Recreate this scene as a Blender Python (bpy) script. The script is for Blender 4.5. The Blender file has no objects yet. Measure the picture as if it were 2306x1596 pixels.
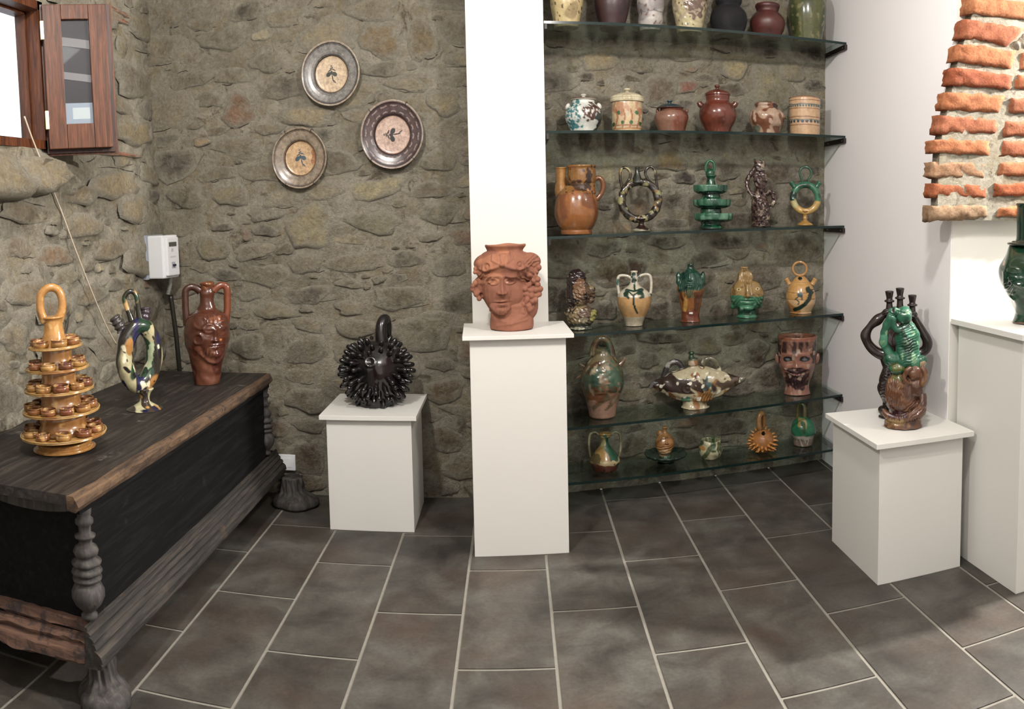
import bpy, math, random
import numpy as np
from mathutils import Vector, Matrix
sc = bpy.context.scene
COL = sc.collection
# ---------------------------------------------------------------- camera
# cylindrical phone panorama: K = pixels per radian, photo taken as 2306 x 1596
K, CX, CY = 1799.44, 1154.97, 619.30
YAW, PITCH, ROLL = -.0021, -.0757, .0208
CAM = np.array([.204, 0.0, 1.394])
def _rot(v):
    x, y, z = v
    c, s = math.cos(ROLL), math.sin(ROLL); x, y, z = c*x+s*z, y, -s*x+c*z
    c, s = math.cos(PITCH), math.sin(PITCH); x, y, z = x, c*y-s*z, s*y+c*z
    c, s = math.cos(YAW), math.sin(YAW); return np.array([c*x+s*y, -s*x+c*y, z])
def ray(px, py):
    th = (px-CX)/K
    return _rot((math.sin(th), math.cos(th), -(py-CY)/K))
RM = np.array([_rot((1, 0, 0)), _rot((0, 1, 0)), _rot((0, 0, 1))]).T
def project(p):
    d = RM.T @ (np.asarray(p, float)-CAM)
    return CX+K*math.atan2(d[0], d[1]), CY-K*d[2]/math.hypot(d[0], d[1])
def at_z(px, py, z): d = ray(px, py); return CAM+d*((z-CAM[2])/d[2])
def at_y(px, py, y): d = ray(px, py); return CAM+d*(y/d[1])
def at_x(px, py, x): d = ray(px, py); return CAM+d*((x-CAM[0])/d[0])
def at_line(px, py, a, b):
    d = ray(px, py); n = np.array([-(b[1]-a[1]), b[0]-a[0]])
    return CAM+d*((n@(np.array(a)-CAM[:2]))/(n@d[:2]))
cd = bpy.data.cameras.new('camera'); cam = bpy.data.objects.new('camera', cd); COL.objects.link(cam)
cd.type = 'PANO'; cd.panorama_type = 'CENTRAL_CYLINDRICAL'
cd.central_cylindrical_range_u_min = (0-CX)/K; cd.central_cylindrical_range_u_max = (2306-CX)/K
cd.central_cylindrical_range_v_min = (CY-1596)/K; cd.central_cylindrical_range_v_max = CY/K
cd.central_cylindrical_radius = 1.0
cd.clip_start = .05
m = Matrix.Identity(4)
r, f, u = _rot((1, 0, 0)), _rot((0, 1, 0)), _rot((0, 0, 1))
for i in range(3): m[i][0] = r[i]; m[i][1] = u[i]; m[i][2] = -f[i]; m[i][3] = CAM[i]
cam.matrix_world = m
sc.camera = cam
# ---------------------------------------------------------------- world, lamps, exposure
w = bpy.data.worlds.new('daylight'); sc.world = w; w.use_nodes = True
w.node_tree.nodes['Background'].inputs[0].default_value = (.93, .96, 1, 1)
w.node_tree.nodes['Background'].inputs[1].default_value = 2.6
sc.view_settings.view_transform = 'Standard'; sc.view_settings.look = 'None'
sc.view_settings.exposure = 0.0; sc.view_settings.gamma = 1.0
sc.view_settings.use_curve_mapping = False
sc.cycles.max_bounces = 6; sc.cycles.diffuse_bounces = 3; sc.cycles.glossy_bounces = 3
sc.cycles.transmission_bounces = 4; sc.cycles.transparent_max_bounces = 10
sc.cycles.sample_clamp_indirect = 4.0
sc.cycles.caustics_reflective = False; sc.cycles.caustics_refractive = False
def aim(o, t):
    o.rotation_euler = (Vector(t)-o.location).to_track_quat('-Z', 'Y').to_euler()
def lamp(name, loc, tgt, energy, size, col=(1, .955, .90), kind='AREA', cone=None, sizey=None):
    l = bpy.data.lights.new(name, kind); l.energy = energy; l.color = col
    if kind == 'AREA':
        l.size = size
        if sizey: l.shape = 'RECTANGLE'; l.size_y = sizey
    else:
        l.shadow_soft_size = size
        if cone: l.spot_size = math.radians(cone); l.spot_blend = .5
    o = bpy.data.objects.new(name, l); COL.objects.link(o); o.location = loc; aim(o, tgt); return o
lamp('ceiling_spot_light', (-.55, 1.3, 2.80), (-.6, 3.8, 1.2), 48, .14)
lamp('ceiling_spot_light', (1.0, 1.6, 2.80), (.75, 3.9, 1.4), 33, .14)
lamp('ceiling_spot_light', (2.95, 1.75, 2.75), (2.1, 2.9, 1.1), 9, .10)
lamp('ceiling_spot_light', (3.45, 2.33, 2.6), (1.3, 1.9, .0), 255, .09)
lamp('added_fill_light', (.4, .3, 2.9), (.4, 1.6, 0), 44, 2.4, (1, .98, .955))  # unseen large area lamp, added for soft ambient fill
# ---------------------------------------------------------------- helpers
def lin(c):
    return tuple(((v/255.)/12.92 if v/255. <= .04045 else ((v/255.+.055)/1.055)**2.4) for v in c)
def props(o, label=None, cat=None, group=None, kind=None):
    if label: o['label'] = label
    if cat: o['category'] = cat
    if group: o['group'] = group
    if kind: o['kind'] = kind
    return o
def thing(name, loc, label, cat, group=None, rz=0):
    o = bpy.data.objects.new(name, None); COL.objects.link(o); o.location = loc
    o.rotation_euler = (0, 0, rz); o.empty_display_size = .05
    return props(o, label, cat, group)
def link(name, me, parent=None, mat=None):
    o = bpy.data.objects.new(name, me); COL.objects.link(o)
    if parent: o.parent = parent
    if mat and not me.materials: me.materials.append(mat)
    return o
def mesh(name, V, F, mat=None, smooth=False):
    me = bpy.data.meshes.new(name)
    V = np.asarray(V, np.float32).reshape(-1, 3)
    if isinstance(F, np.ndarray):
        n, k = F.shape
        me.vertices.add(len(V)); me.vertices.foreach_set('co', V.ravel())
        me.loops.add(n*k); me.loops.foreach_set('vertex_index', F.astype(np.int32).ravel())
        me.polygons.add(n); me.polygons.foreach_set('loop_start', np.arange(0, n*k, k, dtype=np.int32))
        me.update(calc_edges=True); me.validate()
    else:
        me.from_pydata(V.tolist(), [], F); me.update()
    if smooth: me.polygons.foreach_set('use_smooth', np.ones(len(me.polygons), bool))
    if mat: me.materials.append(mat)
    return me
def box_vf(lo, hi, off=0):
    x0, y0, z0 = lo; x1, y1, z1 = hi
    V = [(x0,y0,z0),(x1,y0,z0),(x1,y1,z0),(x0,y1,z0),(x0,y0,z1),(x1,y0,z1),(x1,y1,z1),(x0,y1,z1)]
    F = [(0,3,2,1),(4,5,6,7),(0,1,5,4),(1,2,6,5),(2,3,7,6),(3,0,4,7)]
    return V, [tuple(i+off for i in f) for f in F]
def bevelled(me, width, seg=2):
    import bmesh
    bm = bmesh.new(); bm.from_mesh(me)
    bmesh.ops.bevel(bm, geom=bm.edges[:], offset=width, segments=seg, affect='EDGES', profile=.6)
    bm.to_mesh(me); bm.free(); me.polygons.foreach_set('use_smooth', np.ones(len(me.polygons), bool))
    return me
def box(name, lo, hi, mat, parent=None, bev=0):
    V, F = box_vf(lo, hi); me = mesh(name, V, F, mat)
    if bev:
        bevelled(me, bev)
        me.polygons.foreach_set('use_smooth', np.zeros(len(me.polygons), bool))
    return link(name, me, parent)
class MB:
    def __init__(s): s.V = []; s.F = []
    def box(s, lo, hi):
        V, F = box_vf(lo, hi, len(s.V)); s.V += V; s.F += F; return s
    def add(s, V, F):
        n = len(s.V); s.V += [tuple(v) for v in V]; s.F += [tuple(int(i)+n for i in f) for f in F]; return s
    def build(s, name, mat, parent=None, smooth=False): return link(name, mesh(name, s.V, s.F, mat, smooth), parent)
class Noise:
    def __init__(s, seed, freq, n=14):
        r = np.random.RandomState(seed); k = r.normal(size=(n, 3)); k /= np.linalg.norm(k, axis=1)[:, None]
        s.k = k*freq*(.6+r.rand(n, 1)*.9)*2; s.p = r.rand(n)*6.28; s.n = n
    def __call__(s, P): return np.sin(P@s.k.T+s.p).sum(1)/math.sqrt(s.n/2.)   # about unit variance
def smooth01(x): x = np.clip(x, 0, 1); return x*x*(3-2*x)
# ---------------------------------------------------------------- materials
def newmat(name):
    mt = bpy.data.materials.new(name); mt.use_nodes = True
    nt = mt.node_tree; return mt, nt, nt.nodes['Principled BSDF']
def N(nt, t, **kw):
    n = nt.nodes.new(t)
    for k, v in kw.items():
        if k.startswith('i_'):
            key = k[2:]; key = int(key) if key.isdigit() else key
            n.inputs[key].default_value = v
        else: setattr(n, k, v)
    return n
def bump(nt, bsdf, src, strength, dist):
    b = N(nt, 'ShaderNodeBump'); b.inputs['Strength'].default_value = strength; b.inputs['Distance'].default_value = dist
    nt.links.new(src, b.inputs['Height']); nt.links.new(b.outputs[0], bsdf.inputs['Normal']); return b
def noise(nt, scale, detail=4, rough=.6, coord=None, dist=0):
    n = N(nt, 'ShaderNodeTexNoise'); n.inputs['Scale'].default_value = scale; n.inputs['Detail'].default_value = detail
    n.inputs['Roughness'].default_value = rough; n.inputs['Distortion'].default_value = dist
    if coord: nt.links.new(coord, n.inputs['Vector'])
    return n.outputs['Fac']
def ramp(nt, src, stops):
    r = N(nt, 'ShaderNodeValToRGB'); e = r.color_ramp.elements
    while len(e) < len(stops): e.new(.5)
    for i, (p, c) in enumerate(stops): e[i].position = p; e[i].color = (*c, 1)
    nt.links.new(src, r.inputs[0]); return r.outputs[0]
def mix(nt, a, b, fac, mode='MIX'):
    mx = N(nt, 'ShaderNodeMix', data_type='RGBA', blend_type=mode)
    for s, i in ((fac, 0), (a, 6), (b, 7)):
        if isinstance(s, (int, float)): mx.inputs[i].default_value = s
        elif isinstance(s, tuple): mx.inputs[i].default_value = (*s, 1) if len(s) == 3 else s
        else: nt.links.new(s, mx.inputs[i])
    return mx.outputs[2]
def objco(nt): return N(nt, 'ShaderNodeTexCoord').outputs['Object']
def plain(name, col, rough=.6, metal=0, bmp=None, var=0, varscale=8):
    mt, nt, b = newmat(name); c = lin(col)
    b.inputs['Base Color'].default_value = (*c, 1); b.inputs['Roughness'].default_value = rough; b.inputs['Metallic'].default_value = metal
    if var:
        nt.links.new(ramp(nt, noise(nt, varscale, 5, .6, objco(nt)), [(.25, tuple(v*(1-var) for v in c)), (.75, tuple(min(1, v*(1+var)) for v in c))]), b.inputs['Base Color'])
    if bmp: bump(nt, b, noise(nt, bmp[0], 4, .6, objco(nt)), bmp[1], bmp[2])
    return mt
def painted(name, rough, coat=0, mott=.12, mscale=60, bs=.15, bd=.002, bscale=90, spec=.5):
    mt, nt, b = newmat(name)
    a = N(nt, 'ShaderNodeVertexColor', layer_name='Col').outputs[0]
    n = noise(nt, mscale, 5, .65, objco(nt))
    f = ramp(nt, n, [(.3, (1-mott*2,)*3), (.7, (1+mott*.6,)*3)])
    nt.links.new(mix(nt, a, f, 1.0, 'MULTIPLY'), b.inputs['Base Color'])
    b.inputs['Roughness'].default_value = rough; b.inputs['Coat Weight'].default_value = coat
    b.inputs['Coat Roughness'].default_value = .06
    b.inputs['Specular IOR Level'].default_value = spec
    bump(nt, b, noise(nt, bscale, 3, .6, objco(nt)), bs, bd); return mt
GLAZE = painted('glazed_ceramic', .20, .35, .14, 45, .25, .0012, 70)
SATIN = painted('satin_ceramic', .42, 0, .12, 50, .25, .001, 120)
CLAY = painted('bare_terracotta', .82, 0, .08, 40, .3, .0012, 160, .25)
WHITE = plain('white_painted_board', (221, 219, 213), .55, bmp=(220, .05, .0004))
PLASTER = plain('white_wall_plaster', (236, 233, 233), .75, bmp=(140, .12, .0006))
PLASTER2 = plain('cream_white_plaster', (216, 213, 205), .75, bmp=(140, .12, .0006))
BLACK = plain('black_metal', (30, 20, 22), .4)
STEEL = plain('steel', (190, 190, 188), .3, 1)
BRASS = plain('pale_brass', (215, 205, 160), .35, .8)
MORTARC = lin((170, 164, 150))
def stone_mat():
    mt, nt, b = newmat('rubble_stone')
    oi = N(nt, 'ShaderNodeObjectInfo'); geo = N(nt, 'ShaderNodeNewGeometry')
    pos = geo.outputs['Position']
    at = N(nt, 'ShaderNodeAttribute', attribute_name='edge').outputs['Fac']
    big = noise(nt, 9, 8, .7, pos); fine = noise(nt, 60, 8, .75, pos)
    hs = N(nt, 'ShaderNodeHueSaturation'); hs.inputs['Saturation'].default_value = .80; hs.inputs['Value'].default_value = 1.24; nt.links.new(oi.outputs['Color'], hs.inputs['Color'])
    base = mix(nt, hs.outputs[0], ramp(nt, big, [(.3, (.55, .52, .48)), (.5, (1, 1, 1)), (.72, (1.4, 1.32, 1.15))]), 1.0, 'MULTIPLY')
    base = mix(nt, base, ramp(nt, fine, [(.3, (.62, .6, .57)), (.55, (1, 1, 1)), (.75, (1.25, 1.22, 1.15))]), .9, 'MULTIPLY')
    # lime mortar smeared over the rim of the stone and in patches
    ma = N(nt, 'ShaderNodeMath', operation='ADD'); nt.links.new(at, ma.inputs[0])
    sm = noise(nt, 22, 6, .7, pos, .6); mm = N(nt, 'ShaderNodeMath', operation='MULTIPLY'); mm.inputs[1].default_value = 1.35
    nt.links.new(sm, mm.inputs[0]); nt.links.new(mm.outputs[0], ma.inputs[1])
    fac = ramp(nt, ma.outputs[0], [(.92, (0, 0, 0)), (1.0, (1, 1, 1))])
    mr = N(nt, 'ShaderNodeMapRange'); mr.inputs[1].default_value = .60; mr.inputs[2].default_value = 1.12
    nt.links.new(ma.outputs[0], mr.inputs[0])
    mort = mix(nt, MORTARC, ramp(nt, fine, [(.3, (.7, .69, .66)), (.7, (1.15, 1.14, 1.1))]), 1.0, 'MULTIPLY')
    nt.links.new(mix(nt, base, mort, mr.outputs[0]), b.inputs['Base Color'])
    b.inputs['Roughness'].default_value = .9; b.inputs['Specular IOR Level'].default_value = .2
    add = N(nt, 'ShaderNodeMath', operation='ADD'); nt.links.new(fine, add.inputs[0]); nt.links.new(noise(nt, 15, 10, .7, pos, .3), add.inputs[1])
    bump(nt, b, add.outputs[0], 1.0, .022); return mt
STONE = stone_mat()
def mortar_mat():
    mt, nt, b = newmat('lime_mortar')
    pos = N(nt, 'ShaderNodeNewGeometry').outputs['Position']
    big = noise(nt, 4, 8, .7, pos); fine = noise(nt, 55, 8, .75, pos)
    c = ramp(nt, big, [(.3, lin((148, 142, 129))), (.5, lin((177, 171, 157))), (.7, lin((199, 192, 176)))])
    c = mix(nt, c, lin((156, 143, 114)), ramp(nt, noise(nt, 7, 8, .72, pos, .5), [(.48, (0, 0, 0)), (.66, (.8, .8, .8))]))
    c = mix(nt, c, lin((104, 94, 80)), ramp(nt, noise(nt, 11, 6, .75, pos, .8), [(.56, (0, 0, 0)), (.66, (.8, .8, .8))]))
    nt.links.new(mix(nt, c, ramp(nt, fine, [(.3, (.68, .67, .64)), (.7, (1.2, 1.18, 1.14))]), 1.0, 'MULTIPLY'), b.inputs['Base Color'])
    b.inputs['Roughness'].default_value = .92; b.inputs['Specular IOR Level'].default_value = .15
    add = N(nt, 'ShaderNodeMath', operation='ADD'); nt.links.new(fine, add.inputs[0]); nt.links.new(noise(nt, 12, 10, .72, pos, .4), add.inputs[1])
    bump(nt, b, add.outputs[0], 1.0, .026); return mt
MORTAR = mortar_mat()
def tile_mat():
    mt, nt, b = newmat('dark_porcelain_tile')
    oi = N(nt, 'ShaderNodeObjectInfo'); pos = N(nt, 'ShaderNodeNewGeometry').outputs['Position']
    n1 = noise(nt, 5.5, 5, .6, pos, .4); n2 = noise(nt, 2.6, 4, .6, pos); n3 = noise(nt, 70, 4, .7, pos)
    c1 = ramp(nt, n1, [(.3, lin((52, 49, 45))), (.5, lin((72, 69, 64))), (.72, lin((92, 90, 84)))])
    c2 = mix(nt, c1, lin((76, 61, 52)), ramp(nt, n2, [(.45, (0, 0, 0)), (.7, (.6, .6, .6))]))
    c2 = mix(nt, c2, ramp(nt, n3, [(.3, (.8, .8, .8)), (.7, (1.15, 1.15, 1.15))]), 1.0, 'MULTIPLY')
    mr = N(nt, 'ShaderNodeMapRange'); mr.inputs[3].default_value = .76; mr.inputs[4].default_value = 1.02
    nt.links.new(oi.outputs['Random'], mr.inputs[0])
    h = N(nt, 'ShaderNodeHueSaturation'); nt.links.new(c2, h.inputs['Color']); nt.links.new(mr.outputs[0], h.inputs['Value'])
    nt.links.new(h.outputs[0], b.inputs['Base Color'])
    b.inputs['Roughness'].default_value = .5; b.inputs['Specular IOR Level'].default_value = .35
    bump(nt, b, noise(nt, 45, 4, .6, pos), .12, .002); return mt
TILE = tile_mat()
GROUT = plain('pale_grout', (122, 118, 109), .9, var=.12, varscale=30)
def brick_mat():
    mt, nt, b = newmat('old_fired_brick')
    oi = N(nt, 'ShaderNodeObjectInfo'); pos = N(nt, 'ShaderNodeNewGeometry').outputs['Position']
    n1 = noise(nt, 28, 6, .7, pos); n2 = noise(nt, 130, 4, .7, pos)
    hs = N(nt, 'ShaderNodeHueSaturation'); hs.inputs['Saturation'].default_value = .98; hs.inputs['Value'].default_value = .56; nt.links.new(oi.outputs['Color'], hs.inputs['Color'])
    c = mix(nt, hs.outputs[0], ramp(nt, n1, [(.3, (.6, .54, .52)), (.5, (1, 1, 1)), (.68, (1.25, 1.4, 1.5))]), 1.0, 'MULTIPLY')
    c = mix(nt, c, ramp(nt, n2, [(.3, (.72, .7, .7)), (.7, (1.15, 1.15, 1.15))]), 1.0, 'MULTIPLY')
    nt.links.new(c, b.inputs['Base Color']); b.inputs['Roughness'].default_value = .9; b.inputs['Specular IOR Level'].default_value = .2
    add = N(nt, 'ShaderNodeMath', operation='ADD'); nt.links.new(n1, add.inputs[0]); nt.links.new(n2, add.inputs[1])
    bump(nt, b, add.outputs[0], .5, .004); return mt
BRICK = brick_mat()
def glass_mat(name, tint, edge=False):
    mt = bpy.data.materials.new(name); mt.use_nodes = True; nt = mt.node_tree; nt.nodes.clear()
    out = N(nt, 'ShaderNodeOutputMaterial'); tr = N(nt, 'ShaderNodeBsdfTransparent'); tr.inputs[0].default_value = (*tint, 1)
    gl = N(nt, 'ShaderNodeBsdfGlossy'); gl.inputs['Roughness'].default_value = .03
    lw = N(nt, 'ShaderNodeLayerWeight'); lw.inputs[0].default_value = .5
    pw = N(nt, 'ShaderNodeMath', operation='POWER'); pw.inputs[1].default_value = 4.0; nt.links.new(lw.outputs['Facing'], pw.inputs[0])
    fr = N(nt, 'ShaderNodeMapRange'); fr.inputs[3].default_value = .045; fr.inputs[4].default_value = .8; nt.links.new(pw.outputs[0], fr.inputs[0])
    mx = N(nt, 'ShaderNodeMixShader')
    nt.links.new(fr.outputs[0], mx.inputs[0]); nt.links.new(tr.outputs[0], mx.inputs[1]); nt.links.new(gl.outputs[0], mx.inputs[2])
    nt.links.new(mx.outputs[0], out.inputs[0]); return mt
GLASS = glass_mat('green_tinted_glass', (.80, .87, .84))
WGLASS = glass_mat('window_glass', (.85, .88, .9))
GEDGE = plain('glass_cut_edge', (14, 34, 32), .15)
def wood_mat(name, dark, mid, light, rough, axis, scale=6, bs=.3, gloss=.4, patch=None):
    mt, nt, b = newmat(name)
    mp = N(nt, 'ShaderNodeMapping'); nt.links.new(objco(nt), mp.inputs[0])
    s = [22, 22, 22]; s[axis] = 1.6; mp.inputs['Scale'].default_value = s
    n = noise(nt, scale*.35, 6, .65, mp.outputs[0], .6)
    c = ramp(nt, n, [(.3, lin(dark)), (.5, lin(mid)), (.72, lin(light))])
    if patch:
        pn = noise(nt, patch[1], 6, .7, objco(nt), .3)
        c = mix(nt, c, lin(patch[0]), ramp(nt, pn, [(patch[2], (0, 0, 0)), (patch[2]+.08, (patch[3],)*3)]))
    nt.links.new(c, b.inputs['Base Color']); b.inputs['Roughness'].default_value = rough; b.inputs['Specular IOR Level'].default_value = gloss
    bump(nt, b, n, bs, .004); return mt
CHESTWOOD = wood_mat('blackened_old_wood', (7, 7, 8), (12, 12, 13), (26, 26, 27), .75, 1, gloss=.15, patch=((60, 58, 56), 7, .62, .3))
LIDWOOD = wood_mat('worn_dark_lid_wood', (22, 20, 19), (36, 32, 30), (66, 60, 54), .5, 1, patch=((104, 98, 90), 8, .6, .6))
RAWWOOD = wood_mat('wormeaten_bare_wood', (38, 29, 23), (76, 58, 43), (112, 88, 64), .85, 1, bs=.8, patch=((40, 32, 28), 30, .55, .8))
ENDWOOD = wood_mat('wormeaten_end_wood', (50, 39, 35), (96, 72, 60), (128, 98, 80), .85, 0, bs=.8, patch=((48, 44, 44), 14, .52, .8))
GREYWOOD = wood_mat('dusty_carved_wood', (36, 34, 33), (56, 53, 51), (84, 79, 75), .7, 2, bs=.4)
WINWOOD = wood_mat('mahogany_window_wood', (44, 23, 12), (78, 42, 22), (108, 63, 36), .42, 2, scale=11, gloss=.3)
# ---------------------------------------------------------------- room shell
XL, YB, XR = -1.62, 3.86, 1.885
WA, WB = (.0, 3.86-.015), (1.9, 4.12)      # plan line of the wall behind the shelves
def wy(x): return WA[1]+(WB[1]-WA[1])*(x-WA[0])/(WB[0]-WA[0])
def st(o): o['kind'] = 'structure'; return o
W_, L_, G_ = .31, .31*2.2201, .0125
floor = st(box('floor', (-1.9, -1.6, -.06), (4.3, 4.35, -.003), GROUT))
offs = {-4: 10.0529, -3: 11.0929, -2: 9.9233, -1: 10.927, 0: 9.8262, 1: 10.9602, 2: 12.159, 3: 11.1252, 4: 12.4366, 5: 11.1712}
rnd = random.Random(4)
for j in range(-6, 13):
    o0 = offs.get(j, 10.0+(1.05 if j % 2 else 0))*W_
    for k in range(-3, 9):
        y1, y0 = o0-k*L_, o0-(k+1)*L_
        x0, x1 = j*W_+G_/2, (j+1)*W_-G_/2; y0 += G_/2; y1 -= G_/2
        ymax = (wy(max(x0, 0)) if x0 > 0 else YB)+.05
        y1 = min(y1, ymax); y0 = max(y0, -1.2)
        if y1-y0 < .03 or x1 > 3.9: continue
        V, F = box_vf((x0, y0, -.008), (x1, y1, 0)); me = mesh('tile', V, F, TILE)
        t = link('tile', me, floor)
st(box('ceiling', (-1.9, -1.7, 3.0), (4.4, 4.4, 3.1), PLASTER))
st(box('wall_behind_camera', (-1.9, -1.75, 0), (4.4, -1.6, 3.0), PLASTER))
st(box('wall_far_right', (4.2, -1.6, 0), (4.35, 3.2, 3.0), PLASTER))
st(box('wall_right', (XR, 2.762, 0), (2.1, 4.3, 3.0), PLASTER))
st(box('wall_right_pier', (XR+.003, 2.76, 0), (4.2, 2.9, 3.0), PLASTER2))
# rough masonry surfaces: grid in (s, z) mapped on to a wall, displaced
def masonry(name, fmap, s0, s1, z0, z1, amp, seed, step=.02, hole=None, low=0):
    ns, nz = int((s1-s0)/step)+1, int((z1-z0)/step)+1
    S, Z = np.meshgrid(np.linspace(s0, s1, ns), np.linspace(z0, z1, nz), indexing='ij'); S = S.ravel(); Z = Z.ravel()
    P = np.stack([S, Z, Z*0], 1)
    d = amp*(.5*Noise(seed, 4)(P)+.45*Noise(seed+1, 11)(P)+.3*Noise(seed+2, 28)(P))+low
    V = fmap(S, Z, d)
    I = np.arange(ns*nz).reshape(ns, nz)
    F = np.stack([I[:-1, :-1], I[1:, :-1], I[1:, 1:], I[:-1, 1:]], -1).reshape(-1, 4)
    if hole:
        cs, cz = S[F].mean(1), Z[F].mean(1)
        F = F[~((cs > hole[0]) & (cs < hole[1]) & (cz > hole[2]) & (cz < hole[3]))]
    o = link(name, mesh(name, V, F, MORTAR, True)); st(o)
    N1, N2, N3 = Noise(seed, 4), Noise(seed+1, 11), Noise(seed+2, 28)
    def hf(s, z):
        q = np.stack([np.atleast_1d(s).astype(float), np.atleast_1d(z).astype(float), np.zeros(np.size(s))], 1)
        h = amp*(.5*N1(q)+.45*N2(q)+(.3*N3(q) if np.size(s) > 1 else 0))+low
        return h if np.size(s) > 1 else float(h[0])
    return o, hf
fb = lambda S, Z, d: np.stack([S, YB-d, Z], -1)
_t = np.array([WB[0]-WA[0], WB[1]-WA[1]]); _t = _t/np.linalg.norm(_t); _n = np.array([_t[1], -_t[0]])
fr_ = lambda S, Z, d: np.stack([WA[0]+_t[0]*S+_n[0]*d, WA[1]+_t[1]*S+_n[1]*d, Z], -1)
fl = lambda S, Z, d: np.stack([XL+d+.0*S, S, Z], -1)
wall_back, hb = masonry('wall_back', fb, -1.70, .04, 0, 3.0, .006, 3)
wall_shelf, hr = masonry('wall_back_right', fr_, .03, 1.93, 0, 3.0, .005, 13)
HOLE = (1.98, 2.80, 1.74, 2.34)
wall_left, hl = masonry('wall_left', fl, .9, 3.9, 0, 3.0, .015, 23, hole=HOLE)
st(box('wall_left_front', (-1.75, -1.6, 0), (XL+.005, .95, 3.0), PLASTER))
# stones
def stone_mesh(rs, a, b, h, seg=14, rings=4, square=2.6):
    ph = rs.rand(6)*6.28
    th = np.arange(seg)/seg*2*math.pi
    base = (np.abs(np.cos(th))**square+np.abs(np.sin(th))**square)**(-1/square)
    rad = base*(1+.10*np.sin(2*th+ph[0])+.12*np.sin(3*th+ph[1])+.08*np.sin(5*th+ph[2])+.09*(rs.rand(seg)-.5)*2)
    tl = .35+rs.rand()*.65
    V = [(0, 0, h)]; E = [0.]
    for k in range(1, rings+1):
        t = [0, .5, .8, .95, 1.05][k] if rings == 4 else k/rings
        hh = [1, .98+.1*rs.randn(), .82, .45, -.35][k]
        for i in range(seg):
            x, z = rad[i]*math.cos(th[i])*t*a, rad[i]*math.sin(th[i])*t*b
            hz = h*hh*(1-tl*.55*z/b if k < 4 else 1)+(rs.randn()*h*.17 if k < 4 else 0)
            V.append((x, z, hz)); E.append([0, .06, .26, .5, .95][k])
    F = [(0, 1+i, 1+(i+1) % seg) for i in range(seg)]
    for k in range(rings-1):
        for i in range(seg):
            p, q = 1+k*seg+i, 1+k*seg+(i+1) % seg
            F.append((p, p+seg, q+seg, q))
    return np.array(V), F, E
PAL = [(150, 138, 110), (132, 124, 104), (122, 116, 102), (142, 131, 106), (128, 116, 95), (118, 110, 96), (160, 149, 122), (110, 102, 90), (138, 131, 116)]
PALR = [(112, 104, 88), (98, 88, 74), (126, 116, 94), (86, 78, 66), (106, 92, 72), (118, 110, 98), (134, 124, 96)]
def stone(parent, fmap, hf, s, z, a, b, col, rs, h=None, rot=0, square=2.6, mat=None):
    h = h if h is not None else rs.uniform(.003, .012)
    V, F, E = stone_mesh(rs, a, b, h, square=square)
    c, sn = math.cos(rot), math.sin(rot)
    S = s+c*V[:, 0]-sn*V[:, 1]; Z = z+sn*V[:, 0]+c*V[:, 1]
    P = fmap(S, Z, V[:, 2]+hf(s, z)+.001)
    me = mesh('stone', P, F, mat or STONE, True)
    at = me.attributes.new('edge', 'FLOAT', 'POINT'); at.data.foreach_set('value', np.array(E, np.float32))
    o = link('stone', me, parent); o.color = (*lin(col), 1); return o
def fill(parent, fmap, hf, box_, hand, rs, pal, sizes, maxn, avoid=()):
    placed = []
    for s, z, a, b, col, *r in hand:
        stone(parent, fmap, hf, s, z, a, b, col, rs, h=rs.uniform(.009, .017), rot=r[0] if r else rs.uniform(-.1, .1), square=r[1] if len(r) > 1 else 2.6)
        placed.append((s, z, a, b))
    s0, s1, z0, z1 = box_; fill.placed = placed
    for lo, hi, tries in sizes:
        for _ in range(tries):
            if len(placed) >= maxn: return
            a = rs.uniform(lo, hi); b = a*rs.uniform(.3, .66)
            s, z = rs.uniform(s0, s1), rs.uniform(z0, z1)
            if any(x0 < s < x1 and y0 < z < y1 for x0, x1, y0, y1 in avoid): continue
            ok = True
            for (ps, pz, pa, pb) in placed:
                if (abs(ps-s)/(pa+a+.008))**2.4+(abs(pz-z)/(pb+b+.008))**2.4 < 1.0: ok = False; break
            if not ok: continue
            col = pal[rs.randint(len(pal))]; v = rs.uniform(.88, 1.1)
            if rs.rand() < .03: col = (150, 122, 96)
            stone(parent, fmap, hf, s, z, a, b, tuple(min(255, c*v) for c in col), rs, rot=rs.uniform(-.18, .18))
            placed.append((s, z, a, b))
def hand_back(L):
    out = []
    for px, py, hw, hh, col in L:
        p = at_y(px, py, YB); sc_ = np.hypot(p[0]-CAM[0], p[1])/K
        out.append((p[0], p[2], hw*sc_, hh*sc_, col))
    return out
def hand_right(L):
    out = []
    for px, py, hw, hh, col, *e in L:
        p = at_line(px, py, WA, WB); sc_ = np.hypot(p[0]-CAM[0], p[1])/K
        s = (p[0]-WA[0])/_t[0]; out.append((s, p[2], hw*sc_, hh*sc_, col, *e))
    return out
def hand_left(L):
    out = []
    for px, py, hw, hh, col in L:
        p = at_x(px, py, XL); p2 = at_x(px+hw, py, XL); sc_ = np.hypot(p[0]-CAM[0], p[1])/K
        out.append((p[1], p[2], abs(p2[1]-p[1]), hh*sc_, col))
    return out
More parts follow.
